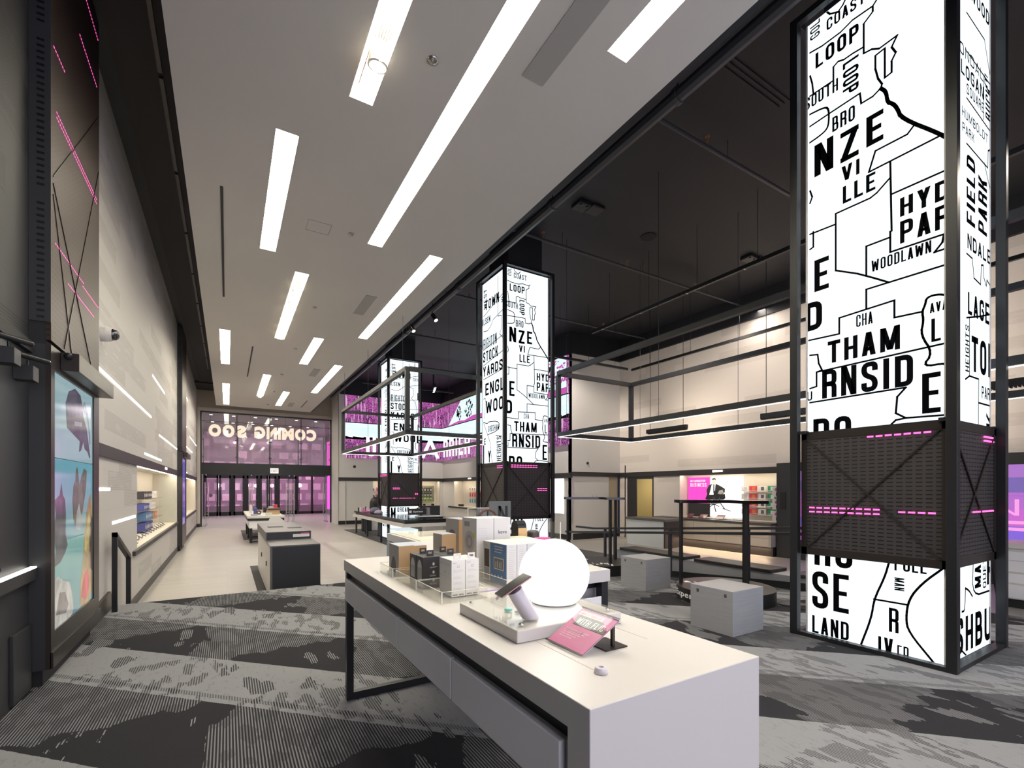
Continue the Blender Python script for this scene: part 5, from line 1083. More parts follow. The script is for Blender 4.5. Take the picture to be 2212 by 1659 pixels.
# drawer island at the right edge and its stool
isl = thing('drawer_island', 'white drawer island at the right edge of the view behind the near column', 'counter', (10.5, 1, ZF))
MB().box(10.1, 10.9, .2, 2.32, ZF+.14, .55).build('carcass', white_lam, isl); MB().box(10.07, 10.93, .17, 2.35, .55, .62).build('top', white_lam, isl, bevel=.004); MB().box(10.16, 10.85, .25, 2.27, ZF, ZF+.14).build('kick', black_matt, isl)
for a, b in ((.22, 1.26), (1.27, 2.31)):
    for z0, z1 in ((.37,.50),(.20,.36),(.03,.17),(ZF+.16,.0)): MB().box(10.088, 10.099, a, b, z0, z1).build('drawer_front', white_side, isl)
st = thing('bar_stool', 'dark bar stool beside the drawer island at the right edge', 'stool', (10.4, 2.62, ZF))
MB().lathe([(0,.40),(.17,.40),(.19,.42),(.18,.45),(0,.45)], (10.4,2.62,0), 20).box(10.55,10.58,2.48,2.76,.42,.62).build('seat', dark_cushion, st)
for sx in (-1, 1):
    for sy in (-1, 1): MB().cyl((10.4+.1*sx, 2.62+.1*sy, .40), (10.4+.18*sx, 2.62+.18*sy, ZF), .012, 8).build('leg', black, st)
MB().tube([(10.26,2.48,-.05),(10.54,2.48,-.05),(10.54,2.76,-.05),(10.26,2.76,-.05),(10.26,2.48,-.05)], .008, 6).build('footrest', black, st)

# ================================================================ LED walls
def led_panel(nm, fn, lb, U0, U1):
    """fn(u,z,d) -> point"""
    t = thing(nm, lb, 'screen', fn(U0, 2.98, 0))
    def sl(z0, z1, mt, part, d0=.05, u0=U0, u1=U1):
        vs = [fn(u, z, d) for d in (0, d0) for z in (z0, z1) for u in (u0, u1)]
        MB().add(vs, [(0,1,3,2),(4,6,7,5),(0,4,5,1),(2,3,7,6),(0,2,6,4),(1,5,7,3)]).build(part, mt, t)
    sl(2.98, 6.12, led_wall, 'display')
    sl(4.05, 4.75, led_sky, 'bright_band', .053); sl(3.93, 4.06, print_black, 'dark_edge', .055); sl(4.74, 4.78, print_black, 'dark_edge', .055)
    m = MB(); rnd = random.Random(3)
    u = U0+.1
    while u < U1-.3:
        k = rnd.uniform(.15,.6); z = 4.0+rnd.uniform(-.05,.12); m.poly([fn(u, z, .057), fn(u+k, z-.03, .057), fn(u+k*.9, z+.02, .057), fn(u, z+.04, .057)]); u += k+rnd.uniform(0,.3)
    m.build('white_streaks', white_led, t)
    return t
white_led = em('display_white', (1,1,1), .95)
fb = lambda u, z, d: (u, 24.42-d, z)
l1 = led_panel('display_wall', fb, 'magenta and white display wall at the rear, right of the entrance', 5.04, 10.22)
m = MB()
for ch_, a, b in (('U', 6.05, 6.55), ('N', 6.75, 7.25), ('-', 7.4, 7.65), ('C', 7.8, 8.3), ('A', 8.95, 10.05)):
    if ch_ == '-': text_on(m, ch_, (a, 24.36, 3.55), (1,0,0), (0,0,1), b-a, .12, .05)
    else: text_on(m, ch_, (a, 24.36, 3.10), (1,0,0), (0,0,1), b-a, .98, .06)
m.build('lettering', white_led, l1)
fr_ = lambda u, z, d: (10.22-d, u, z)
l2 = led_panel('display_wall', fr_, 'magenta and white display wall on the long side wall behind the columns', 13.05, 24.36)
m = MB()
for ch_, a, b in (('R', 24.1, 23.5), ('R', 23.3, 22.7), ('I', 22.5, 22.3), ('E', 22.1, 21.6), ('R', 21.4, 20.8)): text_on(m, ch_, (10.16, a, 3.15), (0,-1,0), (0,0,1), a-b, .98, .06)
m.build('lettering', white_led, l2)
# trees, sky and roofs in the upper part of the side display
m = MB(); m.poly([(10.155, 23.4, 4.80), (10.155, 13.1, 4.80), (10.155, 13.1, 6.1), (10.155, 21.6, 6.1)]); m.build('picture_sky', led_sky, l2)
tm = em('display_magenta', (.50,.08,.38), .8); m = MB()
m.poly([(10.15,23.4,4.80),(10.15,22.0,4.92),(10.15,21.4,4.86),(10.15,20.4,5.0),(10.15,19.0,4.95),(10.15,17.0,5.05),(10.15,13.1,5.0),(10.15,13.1,4.8)]); m.build('picture_roofs', tm, l2)
rnd = random.Random(5); m = MB()
for yc, zc, R_ in ((22.0, 5.3, .3), (20.9, 5.35, .42), (14.2, 5.4, .45)):
    for i in range(40):
        a = rnd.uniform(0, 6.28); k = rnd.uniform(0, 1)**.6*R_; s_ = rnd.uniform(.03,.09); y = yc+k*math.cos(a); z = zc+k*math.sin(a)*1.1
        m.poly([(10.14, y-s_, z), (10.14, y, z-s_), (10.14, y+s_, z), (10.14, y, z+s_)])
m.build('picture_trees', mat('display_dark', (.03,.035,.04), .6), l2)
m = MB()
for i in range(120):
    y = 13.1+rnd.uniform(0, 1.6); z = 5.2+rnd.uniform(0, .85); s_ = rnd.uniform(.03,.10); m.poly([(10.145, y-s_, z), (10.145, y, z-s_*.6), (10.145, y+s_, z), (10.145, y, z+s_*.6)])
m.build('picture_blossom', tm, l2)
# ================================================================ display tables
TZ = .958
def display_table(x0, x1, y0, y1, lb, drawers, solid_near=True):
    t = thing('display_table', lb, 'table', ((x0+x1)/2, (y0+y1)/2, 0))
    if solid_near:      # the top folds down into the near end panel in one piece
        pf = [(y0,.001),(y0+.082,.001),(y0+.082,TZ-.074),(y1,TZ-.074),(y1,TZ),(y0,TZ)]
        MB().add([(x0,y,z) for y, z in pf]+[(x1,y,z) for y, z in pf], [tuple(range(6)), tuple(range(6,12))[::-1]]+[(i,(i+1)%6,6+(i+1)%6,6+i) for i in range(6)]).build('tabletop', white_lam, t, bevel=.003)
    else: MB().box(x0, x1, y0, y1, TZ-.074, TZ).build('tabletop', white_lam, t, bevel=.003)
    MB().box(x0+.03, x1-.03, y0+.083, y1-.03, .836, TZ-.074).build('shadow_gap', black, t)
    if not solid_near:
        MB().box(x0+.01, x0+.06, y0+.01, y0+.06, .001, .836).build('leg', black, t); MB().box(x1-.06, x1-.01, y0+.01, y0+.06, .001, .884).build('leg', black, t)
        MB().box(x0+.06, x1-.06, y0+.01, y0+.06, .001, .05).build('floor_bar', black, t)
    for xx in (x0+.008, x1-.053): MB().box(xx, xx+.045, y1-.06, y1-.012, .001, .884).build('leg', black, t)
    MB().box(x0+.053, x1-.053, y1-.06, y1-.012, .001, .05).build('floor_bar', black, t)
    for a, b in drawers:
        MB().box(x0, x0+.02, a+.005, b-.005, .685, .836).build('drawer_front', white_side, t, bevel=.004)
        MB().box(x1-.02, x1, a+.005, b-.005, .685, .836).build('drawer_front', white_side, t, bevel=.004)
    MB().box(x0+.02, x1-.02, y0+.1, y1-.07, .69, .836).build('drawer_box', card_grey, t)
    return t
display_table(.69, 1.335, .807, 3.39, 'long white display table in the foreground with drawers and a black floor frame', [(.915,1.57),(1.57,2.20),(2.20,3.36)])
tab2 = display_table(1.35, 2.0, 2.15, 4.2, 'second white display table right behind the foreground one, with a black leg', [(2.25,3.1),(3.1,4.1)], False)
MB_ = MB
MB().box(1.42, 1.93, 2.150, 2.159, .60, .80).build('end_drawer_front', white_side, tab2, bevel=.003)
# white storage display unit further back
t = thing('storage_unit', 'white storage unit with a clear topped case standing beyond the boxed goods', 'cabinet', (2.0, 5.2, 0))
MB().box(1.68, 2.55, 4.58, 5.76, .001, .80).build('carcass', mat('cool_white', (.62,.64,.74), .4), t, bevel=.003); MB().box(1.68, 2.55, 4.58, 5.76, .812, .90).build('drawer', white_side, t, bevel=.003)
MB().box(1.70, 2.53, 4.60, 5.74, .80, .812).build('shadow_line', black_matt, t); MB().box(1.68, 2.55, 4.58, 5.76, .90, .958).build('glass_top', acrylic, t); MB().box(1.72, 2.5, 4.62, 5.72, .90, .905).build('top_liner', mat('liner_cream', (.72,.70,.6), .5), t)
MB().box(1.668, 1.68, 5.52, 5.62, .66, .74).build('handle', ink, t)

# ---- lamp platform
lp = thing('demo_platform', 'low white demo platform with a clear acrylic cover on the foreground table', 'platform', (1.0, 1.48, TZ))
MB().box(.782, 1.229, 1.263, 1.694, TZ+.0005, 1.000).build('base', white_lam, lp, bevel=.004); MB().box(.782, 1.229, 1.263, 1.694, 1.0005, 1.0065).build('cover', acrylic, lp)
for x, y in ((.815,1.655),(.82,1.30),(1.195,1.30),(1.195,1.655)): MB().cyl((x,y,1.006),(x,y,1.0095),.009,16).cyl((x,y,1.0095),(x,y,1.0105),.005,16).build('cover_screw', chrome, lp)
tag(MB().lathe([(0,0),(.014,0),(.0145,.003),(.0145,.006),(.012,.008),(0,.008)], (.876,1.475,1.0068), 24).build('smart_button', teal, smooth=True), 'small round aqua button on the acrylic cover of the demo platform', 'button')
tag(MB().cyl((.895,1.435,1.0068),(.895,1.435,1.0078),.0145,24).build('round_recess', mat('recess_grey', (.16,.13,.12), .4)), 'dark grey round disc beside the aqua button', 'disc')
# globe lamp: flat-bottomed sphere
gl = thing('globe_lamp', 'large glowing white globe lamp standing on the demo platform', 'lamp', (1.10, 1.50, 1.0075))
R = .137; zc = .107; pr = []
a0 = math.asin(zc/R)
for i in range(29):
    a = -a0+(math.pi/2+a0)*i/28; pr.append((max(0, R*math.cos(a)), zc+R*math.sin(a)))
MB().lathe([(0,.0)]+pr, (0,0,0), 56).build('globe', globe_em, gl, world=False, smooth=True)
MB().lathe([(0,-.0005),(.088,-.0005),(.088,.003),(.08,.004)], (0,0,0), 40).build('base_ring', white_lam, gl, world=False)
lamp('globe_light', 'POINT', (1.10, 1.50, 1.32), (0,0,0), 1.2, (1,.98,.95)).data.shadow_soft_size = .1
# tilted phone on a cylindrical stand
ps = thing('phone_stand', 'white slanted cylindrical phone stand on the demo platform', 'stand', (.925, 1.335, 1.007))
rr = .030; n = 32; p0 = Vector((.887,1.345,1.0075)); p1 = Vector((.836,1.366,1.104)); vs = []
PA = Vector((.787,1.4175,1.0865)); PU = Vector((.101,-.0265,.0655)); PW = Vector((-.011,-.0685,.001)); PN = PU.cross(PW).normalized()
if PN.z < 0: PN = -PN
for i in range(n):
    a = 2*math.pi*i/n; vs.append(p0+Vector((math.cos(a)*rr, math.sin(a)*rr, 0)))
UU = PU.normalized(); WW = PW.normalized()
for i in range(n):
    a = 2*math.pi*i/n; vs.append(p1+(UU*math.cos(a)-WW*math.sin(a))*rr*.9)
MB().add(vs, [(i,(i+1)%n,n+(i+1)%n,n+i) for i in range(n)]+[tuple(range(n))[::-1], tuple(range(n,2*n))]).build('stem', mat('stand_white', (.62,.58,.62), .35), ps, smooth=False, bevel=.0015)
MB().cyl(p1, p1+PN*.007, rr*.8, 24).build('collar', mat('collar_plum', (.05,.03,.05), .4), ps)
ph = thing('phone', 'dark smartphone tilted on top of the slanted white stand', 'phone', tuple(PA))
def slab(a, u, w_, h0, h1, k=.0):
    a = a+u*k+w_*k; u = u*(1-2*k); w_ = w_*(1-2*k)
    q = [a, a+u, a+u+w_, a+w_]; return MB().add([p+PN*h0 for p in q]+[p+PN*h1 for p in q], [(0,3,2,1),(4,5,6,7),(0,1,5,4),(1,2,6,5),(2,3,7,6),(3,0,4,7)])
slab(PA, PU, PW, -.0035, .0025).build('phone_body', mat('rose_metal', (.45,.27,.26), .3, metal=.8), ph, bevel=.002)
slab(PA, PU, PW, .0026, .0034, .012).build('phone_screen', mat('phone_glass', (.008,.008,.012), .12), ph)
c_ = PA+PW*.5; MB().cyl(c_-PN*.003, c_-PU.normalized()*.012-PN*.006, .005, 10).build('plug', mat('plug_grey', (.5,.5,.5), .4), ph)

# ---- pink sign on its stand
sg = thing('sign_holder', 'pink WITH FLIC sign in a tilted clear holder on the foreground table'.replace('WITH FLIC', 'WITH FLIC'), 'sign', (.95, 1.15, TZ))
A = Vector((.882,1.24,.9625)); U = Vector((0,-1,0)); V = Vector((.150,0,.083)).normalized(); Nn = Vector((-V.z,0,V.x)); L = .176; Hh = .170
def sq(u0,u1,v0,v1,h,m,nm):
    q = [A+U*u+V*v for u, v in ((u0,v0),(u1,v0),(u1,v1),(u0,v1))]
    return MB().add([p+Nn*(h-.0012) for p in q]+[p+Nn*h for p in q], [(0,3,2,1),(4,5,6,7),(0,1,5,4),(1,2,6,5),(2,3,7,6),(3,0,4,7)]).build(nm, m, sg)
sq(0, L, 0, Hh, .006, acrylic, 'clear_plate'); sq(.001, L-.001, .001, Hh-.001, .0, mat('holder_white', (.6,.58,.57), .4), 'back_plate')
sq(.002, L-.002, .003, Hh-.002, .0022, pink_print, 'sign_sheet')
sq(-.001, L+.001, Hh-.003, Hh+.002, .007, bronze, 'edge_bar'); sq(-.001, L+.001, -.005, .001, .007, bronze, 'edge_bar')
sq(.010, .125, .138, .155, .0032, card_white, 'white_strip'); sq(.018, .138, .112, .136, .0034, card_black, 'black_strip'); sq(.030, .172, .094, .113, .0034, card_black, 'black_strip')
sq(.03, .10, .066, .076, .0030, mat('pink_block', (.50,.12,.32), .4), 'print_block')
m = MB(); text_on(m, 'SIMPLIFY YOUR LIFE', A+U*.014+V*.1415+Nn*.0036, U, V, .104, .0095, .03); m.build('lettering', mat('strip_pink', (.5,.06,.2), .5), sg)
m = MB(); text_on(m, 'WITH FLIC', A+U*.034+V*.101+Nn*.0038, U, V, .125, .026, .06)
for k in range(5): text_on(m, ['Flic is a smart button that simplifies','your life. With one press control lights,','music, call for help and order','things you use every day.','Ask us for more.'][k], A+U*(.022)+V*(.070-k*.0085)+Nn*.0036, U, V, .11-k*.012, .0048, .01)
m.build('lettering', white_ink, sg)
MB().box(.975,1.062,1.065,1.165,TZ+.0005,TZ+.0045).build('foot_plate', bronze, sg); MB().box(1.016,1.026,1.082,1.092,TZ+.0045,1.034).build('post', bronze, sg)
for y in (1.03,): pass
kb = thing('cable_grommet', 'small white round grommet near the near end of the foreground table', 'grommet', (.852,.952,TZ))
MB().lathe([(.0065,.010),(.0065,.0165),(.0135,.0168),(.0155,.0145),(.0185,.001),(.0,.001)], (.852,.952,TZ), 32).build('ring', mat('grommet_white', (.66,.62,.66), .4), kb, smooth=True)
MB().cyl((.852,.952,TZ+.010),(.852,.952,TZ+.0115),.0068,20).build('hole', black_matt, kb)
gm = mat('groove_shade', (.60,.55,.50), .4)
tag(MB().box(.849,.853,.968,1.262,TZ+.0002,TZ+.0006).build('table_groove', gm), 'thin groove line on the tabletop running to the white grommet', 'groove')
tag(MB().box(1.173,1.177,1.09,1.262,TZ+.0002,TZ+.0006).build('table_groove', gm), 'thin groove line on the tabletop behind the pink sign', 'groove')

# ================================================================ boxed goods on the table
def tray(x0, x1, y0, y1, h, lb, z=TZ):
    t = thing('acrylic_tray', lb, 'tray', ((x0+x1)/2, (y0+y1)/2, z)); k = .005
    MB().box(x0, x1, y0, y1, z+.0003, z+.004).build('tray_floor', acrylic, t)
    MB().box(x0, x0+k, y0, y1, z+.004, z+h).box(x1-k, x1, y0, y1, z+.004, z+h).box(x0+k, x1-k, y0, y0+k, z+.004, z+h).box(x0+k, x1-k, y1-k, y1, z+.004, z+h).build('tray_wall', acrylic, t)
    e = MB()
    for q in ((x0,x0+k,y0,y1),(x1-k,x1,y0,y1),(x0,x1,y0,y0+k),(x0,x1,y1-k,y1)): e.box(*q, z+h, z+h+.0015)
    e.box(x0-.0005, x0+k, y0-.0005, y0+k, z+.004, z+h).build('tray_edge', acr_edge, t)
    return t
acr_edge = clear_mat('acrylic_edge', (1,.99,.94), .55, .2)
tray(.775,1.00,1.86,2.16,.050,'clear acrylic tray holding the two tall white boxes')
tray(.775,1.05,2.175,2.50,.050,'clear acrylic tray holding the black boxes')
tray(.775,1.02,2.55,2.80,.050,'clear acrylic tray holding the brown and grey boxes at the far end of the table')
tray(1.14,1.505,1.93,2.30,.052,'clear acrylic tray under the blue fronted doorbell boxes')
def box_(x0, x1, y0, y1, h, z, m, lb, nm='product_box', group=None):
    t = thing(nm, lb, 'box', ((x0+x1)/2, (y0+y1)/2, z), 0, group); MB().box(x0, x1, y0, y1, z+.0005, z+h).build('carton', m, t, bevel=.0012); return t
LX = (0,-1,0); LZ = (0,0,1); NX = (1,0,0)
def lines_on(m, org, U, w, n, dz, h, seed=1):
    r = random.Random(seed)
    for i in range(n):
        k = w*r.uniform(.6, 1); rect_on(m, org, U, LZ, 0, k, -i*dz-h, -i*dz)
def hang_tab(x, y, z, m, t, ry=0):
    b = MB(); e = .002; w_ = .018
    for q in ((-w_,w_,0,.010),(-w_,-.010,.010,.02),(.010,w_,.010,.02),(-w_,w_,.02,.028)): b.box(x+q[0], x+q[1], y-e, y+e*.2, z+q[2], z+q[3])
    b.build('hang_tab', m, t)
tb = TZ+.0045
# tall white boxes
for i, (x0, x1, lb) in enumerate([(.857,.925,'tall white box at the front left of the pair, power outlet printed on its side'), (.927,.994,'tall white box on the right of the pair nearest the demo platform')]):
    t = box_(x0, x1, 1.94, 2.08, .165, tb, card_white, lb)
    m = MB()
    if i == 0:
        rect_on(m, (x0-.0006, 2.07, tb+.085), LX, LZ, 0, .11, 0, .0012); rect_on(m, (x0-.0006, 2.02, tb+.10), LX, LZ, .0, .006, 0, .012); rect_on(m, (x0-.0006, 2.02, tb+.10), LX, LZ, .014, .02, 0, .012); rect_on(m, (x0-.0006, 2.02, tb+.07), LX, LZ, .007, .014, 0, .008)
        text_on(m, 'smart plug', (x0-.0006, 2.07, tb+.135), LX, LZ, .10, .012, .0)
    lines_on(m, (x0+.008, 1.9394, tb+.12), NX, .052, 3, .004, .0012, i); lines_on(m, (x0+.008, 1.9394, tb+.09), NX, .05, 3, .004, .0012, i+3); lines_on(m, (x0+.008, 1.9394, tb+.065), NX, .05, 3, .004, .0012, i+5); lines_on(m, (x0+.008, 1.9394, tb+.04), NX, .05, 3, .004, .0012, i+8)
    m.build('printed_text', ink_light, t); m = MB()
    for q in ((0,.010,0,.001),(0,.010,.009,.010),(0,.001,0,.010),(.009,.010,0,.010)): rect_on(m, (x0+.028, 1.9393, tb+.13), NX, LZ, *q)
    for k in range(9):
        if k != 4: rect_on(m, (x0+.006+k*.006, 1.9393, tb+.006), NX, LZ, 0, .0045, 0, .006)
    text_on(m, 'kevo', (x0+.006, 1.9393, tb+.15), NX, LZ, .018, .005, 0.0); m.build('printed_marks', ink, t)
    hang_tab(x0+.034, 1.955, tb+.165, card_white, t)
# black boxes, two by two
for i, (x0, x1, y0, y1, lb) in enumerate([(.817,.925,2.19,2.285,'black box at the front left of the four, grey dome printed on its side'), (.817,.925,2.29,2.385,'black box at the rear left of the four, grey dome printed on its side'), (.928,1.035,2.19,2.285,'black box at the front right of the four, partly behind the white boxes'), (.928,1.035,2.29,2.385,'black box at the rear right of the four')]):
    t = box_(x0, x1, y0, y1, .150, tb, card_black, lb)
    if i < 2:
        m = MB(); cy_ = (y0+y1)/2; m.poly([(x0-.0006, cy_+.03*math.cos(a*math.pi/12), tb+.095+.038*math.sin(a*math.pi/12)) for a in range(13)]); m.build('printed_dome', ink_light, t)
        m = MB(); rect_on(m, (x0-.0006, cy_+.03, tb+.095), LX, LZ, 0, .06, -.06, 0); m.build('printed_body', card_grey, t)
    if i in (0, 2):
        m = MB(); 
        for z in (.115,.075,.035):
            m.poly([(x0+.054+.006*math.cos(a), y0-.0006, tb+z+.008*math.sin(a)) for a in [k*math.pi/5 for k in range(10)]]); lines_on(m, (x0+.035, y0-.0006, tb+z-.014), NX, .04, 2, .004, .0015, int(z*1000))
        m.build('printed_icons', ink_light, t)
    hang_tab((x0+x1)/2, (y0+y1)/2, tb+.150, card_black, t)
# brown sided boxes
def kbox(x0, x1, y0, y1, h, z, lb, kind):
    t = box_(x0, x1, y0, y1, h, z, kraft, lb)
    MB().box(x0-.001, x0, y0+.001, y1-.001, z+.001, z+h-.001).build('printed_front', card_grey, t); MB().box(x0+.002, x1-.002, y0+.002, y1-.002, z+h, z+h+.0008).build('printed_top', mat('pale_blue_card', (.50,.55,.66), .3) if 'pale_blue_card' not in bpy.data.materials else bpy.data.materials['pale_blue_card'], t)
    m = MB(); cy_ = (y0+y1)/2; w2 = (y1-y0)*.28
    if kind == 'dome': m.poly([(x0-.0016, cy_+w2*math.cos(a*math.pi/12), z+.01+h*.55*math.sin(a*math.pi/12)) for a in range(13)])
    elif kind == 'cam':
        m.poly([(x0-.0016, cy_+w2*math.cos(a*math.pi/10), z+h*.62+h*.16*math.sin(a*math.pi/10)) for a in range(20)]); rect_on(m, (x0-.0016, cy_+.004, z+h*.15), LX, LZ, 0, .008, 0, h*.35)
        m.poly([(x0-.0016, cy_+w2*.7*math.cos(a*math.pi/10), z+h*.14+h*.03*math.sin(a*math.pi/10)) for a in range(20)])
    if m.v: m.build('printed_device', ink, t)
    return t
kbox(.816,.904,2.567,2.747,.165,tb,'brown sided box with a dome camera print at the front of the far table end','dome')
kbox(.908,.992,2.60,2.75,.158,tb,'plain brown sided box right behind the dome camera box','')
kbox(1.08,1.17,2.585,2.72,.22,TZ,'lower brown sided box left of the tall camera box','')
kbox(1.22,1.31,2.65,2.85,.30,TZ,'tall brown sided box with a camera on a stalk printed on it','cam')
# tall lock boxes
t = box_(1.177,1.285,2.326,2.51,.325,TZ,card_white,'tallest white box with round lock rings printed on its side, left of the pair')
m = MB()
for r_, k in ((.062,1),(.040,0),(.022,1)):
    mm = MB(); mm.poly([(1.1764-.0002*(3-r_*20), 2.415+r_*math.cos(a*math.pi/14), TZ+.19+r_*math.sin(a*math.pi/14)) for a in range(28)]); mm.build('printed_ring', ink_light if k else card_grey, t)
m = MB(); rect_on(m, (1.1763, 2.48, TZ+.275), LX, LZ, 0, .07, 0, .028); m.build('printed_badge', card_grey, t)
m = MB(); rect_on(m, (1.1763, 2.37, TZ+.215), LX, LZ, 0, .03, 0, .03); m.build('sticker', mat('lime_sticker', (.6,.68,.15), .5), t)
m = MB(); text_on(m, 'kevo', (1.1762, 2.495, TZ+.065), LX, LZ, .14, .034, .02); m.build('lettering', ink, t)
m = MB(); lines_on(m, (1.185,2.3254,TZ+.27), NX, .085, 26, .010, .0015, 4); m.build('printed_text', ink_light, t)
t = box_(1.288,1.395,2.326,2.51,.325,TZ,card_white,'tall white kevo box on the right of the tall pair'); m = MB(); text_on(m, 'kevo', (1.315,2.3254,TZ+.235), NX, LZ, .055, .020, .02); m.build('lettering', ink, t)
m = MB(); lines_on(m, (1.30,2.3254,TZ+.20), NX, .085, 8, .009, .0014, 5); m.build('printed_text', ink_light, t)
# doorbell boxes side by side
for i in range(5):
    x0 = 1.19+i*.0605
    t = box_(x0, x0+.059, 2.02, 2.27, .205, TZ+.005, card_white, ['doorbell box with the blue printed side showing, first of the row','doorbell box second from the blue side of the row','doorbell box in the middle of the row of five','doorbell box fourth in the row, half behind the globe lamp','last doorbell box of the row, hidden behind the globe lamp'][i])
    z = TZ+.005
    if i == 0:
        MB().box(x0-.001, x0, 2.022, 2.19, z+.002, z+.203).build('blue_side', blue_print, t)
        m = MB(); rect_on(m, (x0-.0018, 2.255, z+.07), LX, LZ, 0, .055, 0, .095); m.build('printed_bell', mat('bell_brown', (.05,.035,.035), .4), t)
        m = MB(); rect_on(m, (x0-.0018, 2.255, z+.005), LX, LZ, 0, .055, 0, .062); m.poly([(x0-.0022, 2.228+.014*math.cos(a), z+.035+.014*math.sin(a)) for a in [k*math.pi/8 for k in range(16)]]); m.build('printed_bell_body', card_grey, t)
        m = MB(); rect_on(m, (x0-.0020, 2.15, z+.07), LX, LZ, 0, .105, 0, .062); m.build('phone_frame', mat('frame_cream', (.6,.57,.5), .4), t)
        m = MB(); rect_on(m, (x0-.0026, 2.142, z+.076), LX, LZ, 0, .089, 0, .050); m.build('printed_scene', mat('scene_olive', (.16,.17,.15), .5), t)
        m = MB()
        for k, (a, b) in enumerate(((.012,.03),(.03,.036),(.05,.028),(.066,.036))): rect_on(m, (x0-.0029, 2.142, z+.08), LX, LZ, a, a+.008, 0, b)
        text_on(m, 'ring', (x0-.002, 2.25, z+.175), LX, LZ, .032, .016, 0.0); 
        for k in range(4): m.poly([(x0-.0022, 2.17-k*.034+.008*math.cos(a), z+.035+.008*math.sin(a)) for a in [q*math.pi/5 for q in range(10)]])
        lines_on(m, (x0-.0022, 2.14, z+.19), LX, .09, 3, .014, .005, 6)
        m.build('printed_marks', ink_light, t)
    else: MB().box(x0-.0009, x0, 2.019, 2.27, z+.002, z+.203).build('blue_side', blue_print, t)
    m = MB(); text_on(m, 'ring', (x0+.014, 2.0194, z+.19), NX, LZ, .02, .007, 0.0); lines_on(m, (x0+.012, 2.0194, z+.178), NX, .04, 16, .010, .0016, i+20); m.build('printed_text', ink_light, t)
tag(MB().box(1.02,1.15,1.98,2.0,TZ+.0005,TZ+.002).build('price_strip', mat('violet_strip', (.35,.25,.6), .4)), 'violet strip on the tabletop between the white boxes and the doorbell boxes', 'label strip')
# things on the second table
t = thing('acrylic_stand', 'clear acrylic stand with a big dark letter behind the kevo boxes', 'stand', (1.88,3.3,TZ)); MB().box(1.78,1.98,3.3,3.312,TZ,TZ+.39).build('pane', acrylic, t)
MB().box(1.78,1.98,3.295,3.3,TZ+.20,TZ+.39).build('dark_print', mat('smoke_print', (.10,.11,.10), .4), t); m = MB(); text_on(m, 'N', (1.86,3.294,TZ+.22), NX, LZ, .09, .13, .06); m.build('lettering', black_matt, t)
t = thing('acrylic_stand', 'smaller clear acrylic frame left of the dark lettered one', 'stand', (1.8,3.6,TZ)); MB().box(1.74,1.95,3.60,3.61,TZ,TZ+.322).build('pane', acrylic, t)
m = MB(); m.box(1.74,1.95,3.598,3.612,TZ+.322,TZ+.326).box(1.738,1.742,3.598,3.612,TZ,TZ+.322).box(1.948,1.952,3.598,3.612,TZ,TZ+.322); m.build('edge', acr_edge, t)
t = thing('headphones', 'brown padded headband showing above the tall white boxes', 'headphones', (1.58,2.95,TZ)); hx, hy = 1.58, 2.95; m = MB(); m.tube([(hx+.075*math.cos(a*math.pi/12), hy, TZ+.27+.07*math.sin(a*math.pi/12)) for a in range(13)], .010, 8); m.build('headband', mat('brown_pad', (.12,.06,.05), .5), t)
MB().cyl((hx-.08,hy,TZ+.2),(hx-.06,hy,TZ+.2),.04,16).cyl((hx+.06,hy,TZ+.2),(hx+.08,hy,TZ+.2),.04,16).build('ear_cup', black, t); MB().cyl((hx,hy,TZ+.001),(hx,hy,TZ+.33),.006,8).build('stand', black, t)
t = thing('video_doorbell', 'black and gold arched unit standing on the second table right of the kevo box', 'doorbell', (1.75,2.75,TZ)); bx0, by0, bh = 1.70, 2.78, .22
q = [(by0-.045*math.cos(a*math.pi/10), TZ+bh+.05*math.sin(a*math.pi/10)) for a in range(11)]+[(by0+.045,TZ+.001),(by0-.045,TZ+.001)]
MB().add([(bx0,y,z) for y, z in q]+[(bx0+.07,y,z) for y, z in q], [tuple(range(13)), tuple(range(13,26))[::-1]]+[(i,(i+1)%13,13+(i+1)%13,13+i) for i in range(13)]).build('body', black, t)
MB().box(1.70,1.77,2.728,2.734,TZ+.001,TZ+bh).build('gold_edge', mat('gold', (.6,.42,.18), .3, metal=.9), t)
t = thing('router_box', 'cream coloured flat device on a clear riser right of the kevo box', 'router', (1.62,2.6,TZ)); MB().box(1.50,1.70,2.54,2.68,TZ+.12,TZ+.175).build('casing', mat('cream_plastic', (.62,.56,.42), .5), t, bevel=.012); MB().box(1.51,1.69,2.55,2.67,TZ+.001,TZ+.12).build('riser', acrylic, t)
m = MB()
for k in range(4): rect_on(m, (1.55+k*.036, 2.5395, TZ+.135), NX, LZ, 0, .028, 0, .005)
m.build('vents', black_matt, t)
t = thing('smart_speaker', 'low dark domed gadget on the second table beside the globe lamp', 'speaker', (1.90,2.85,TZ)); MB().lathe([(0,.001),(.045,.001),(.047,.16),(.04,.185),(0,.19)], (1.90,2.85,TZ), 24).build('body', mat('gadget_brown', (.06,.05,.05), .4), t, smooth=True)
t = thing('acrylic_riser', 'clear acrylic riser under the pink cord', 'riser', (1.78,2.56,TZ)); MB().box(1.72,1.84,2.50,2.62,TZ+.0005,TZ+.15).build('block', acrylic, t)
tag(MB().lathe([(0,.001),(.05,.001),(.055,.009),(.05,.017),(0,.019)], (1.78,2.56,TZ+.15), 20).build('cable_coil', mat('pink_cord', (.6,.06,.3), .5)), 'bright pink coiled cord on a clear riser on the second table', 'cord')
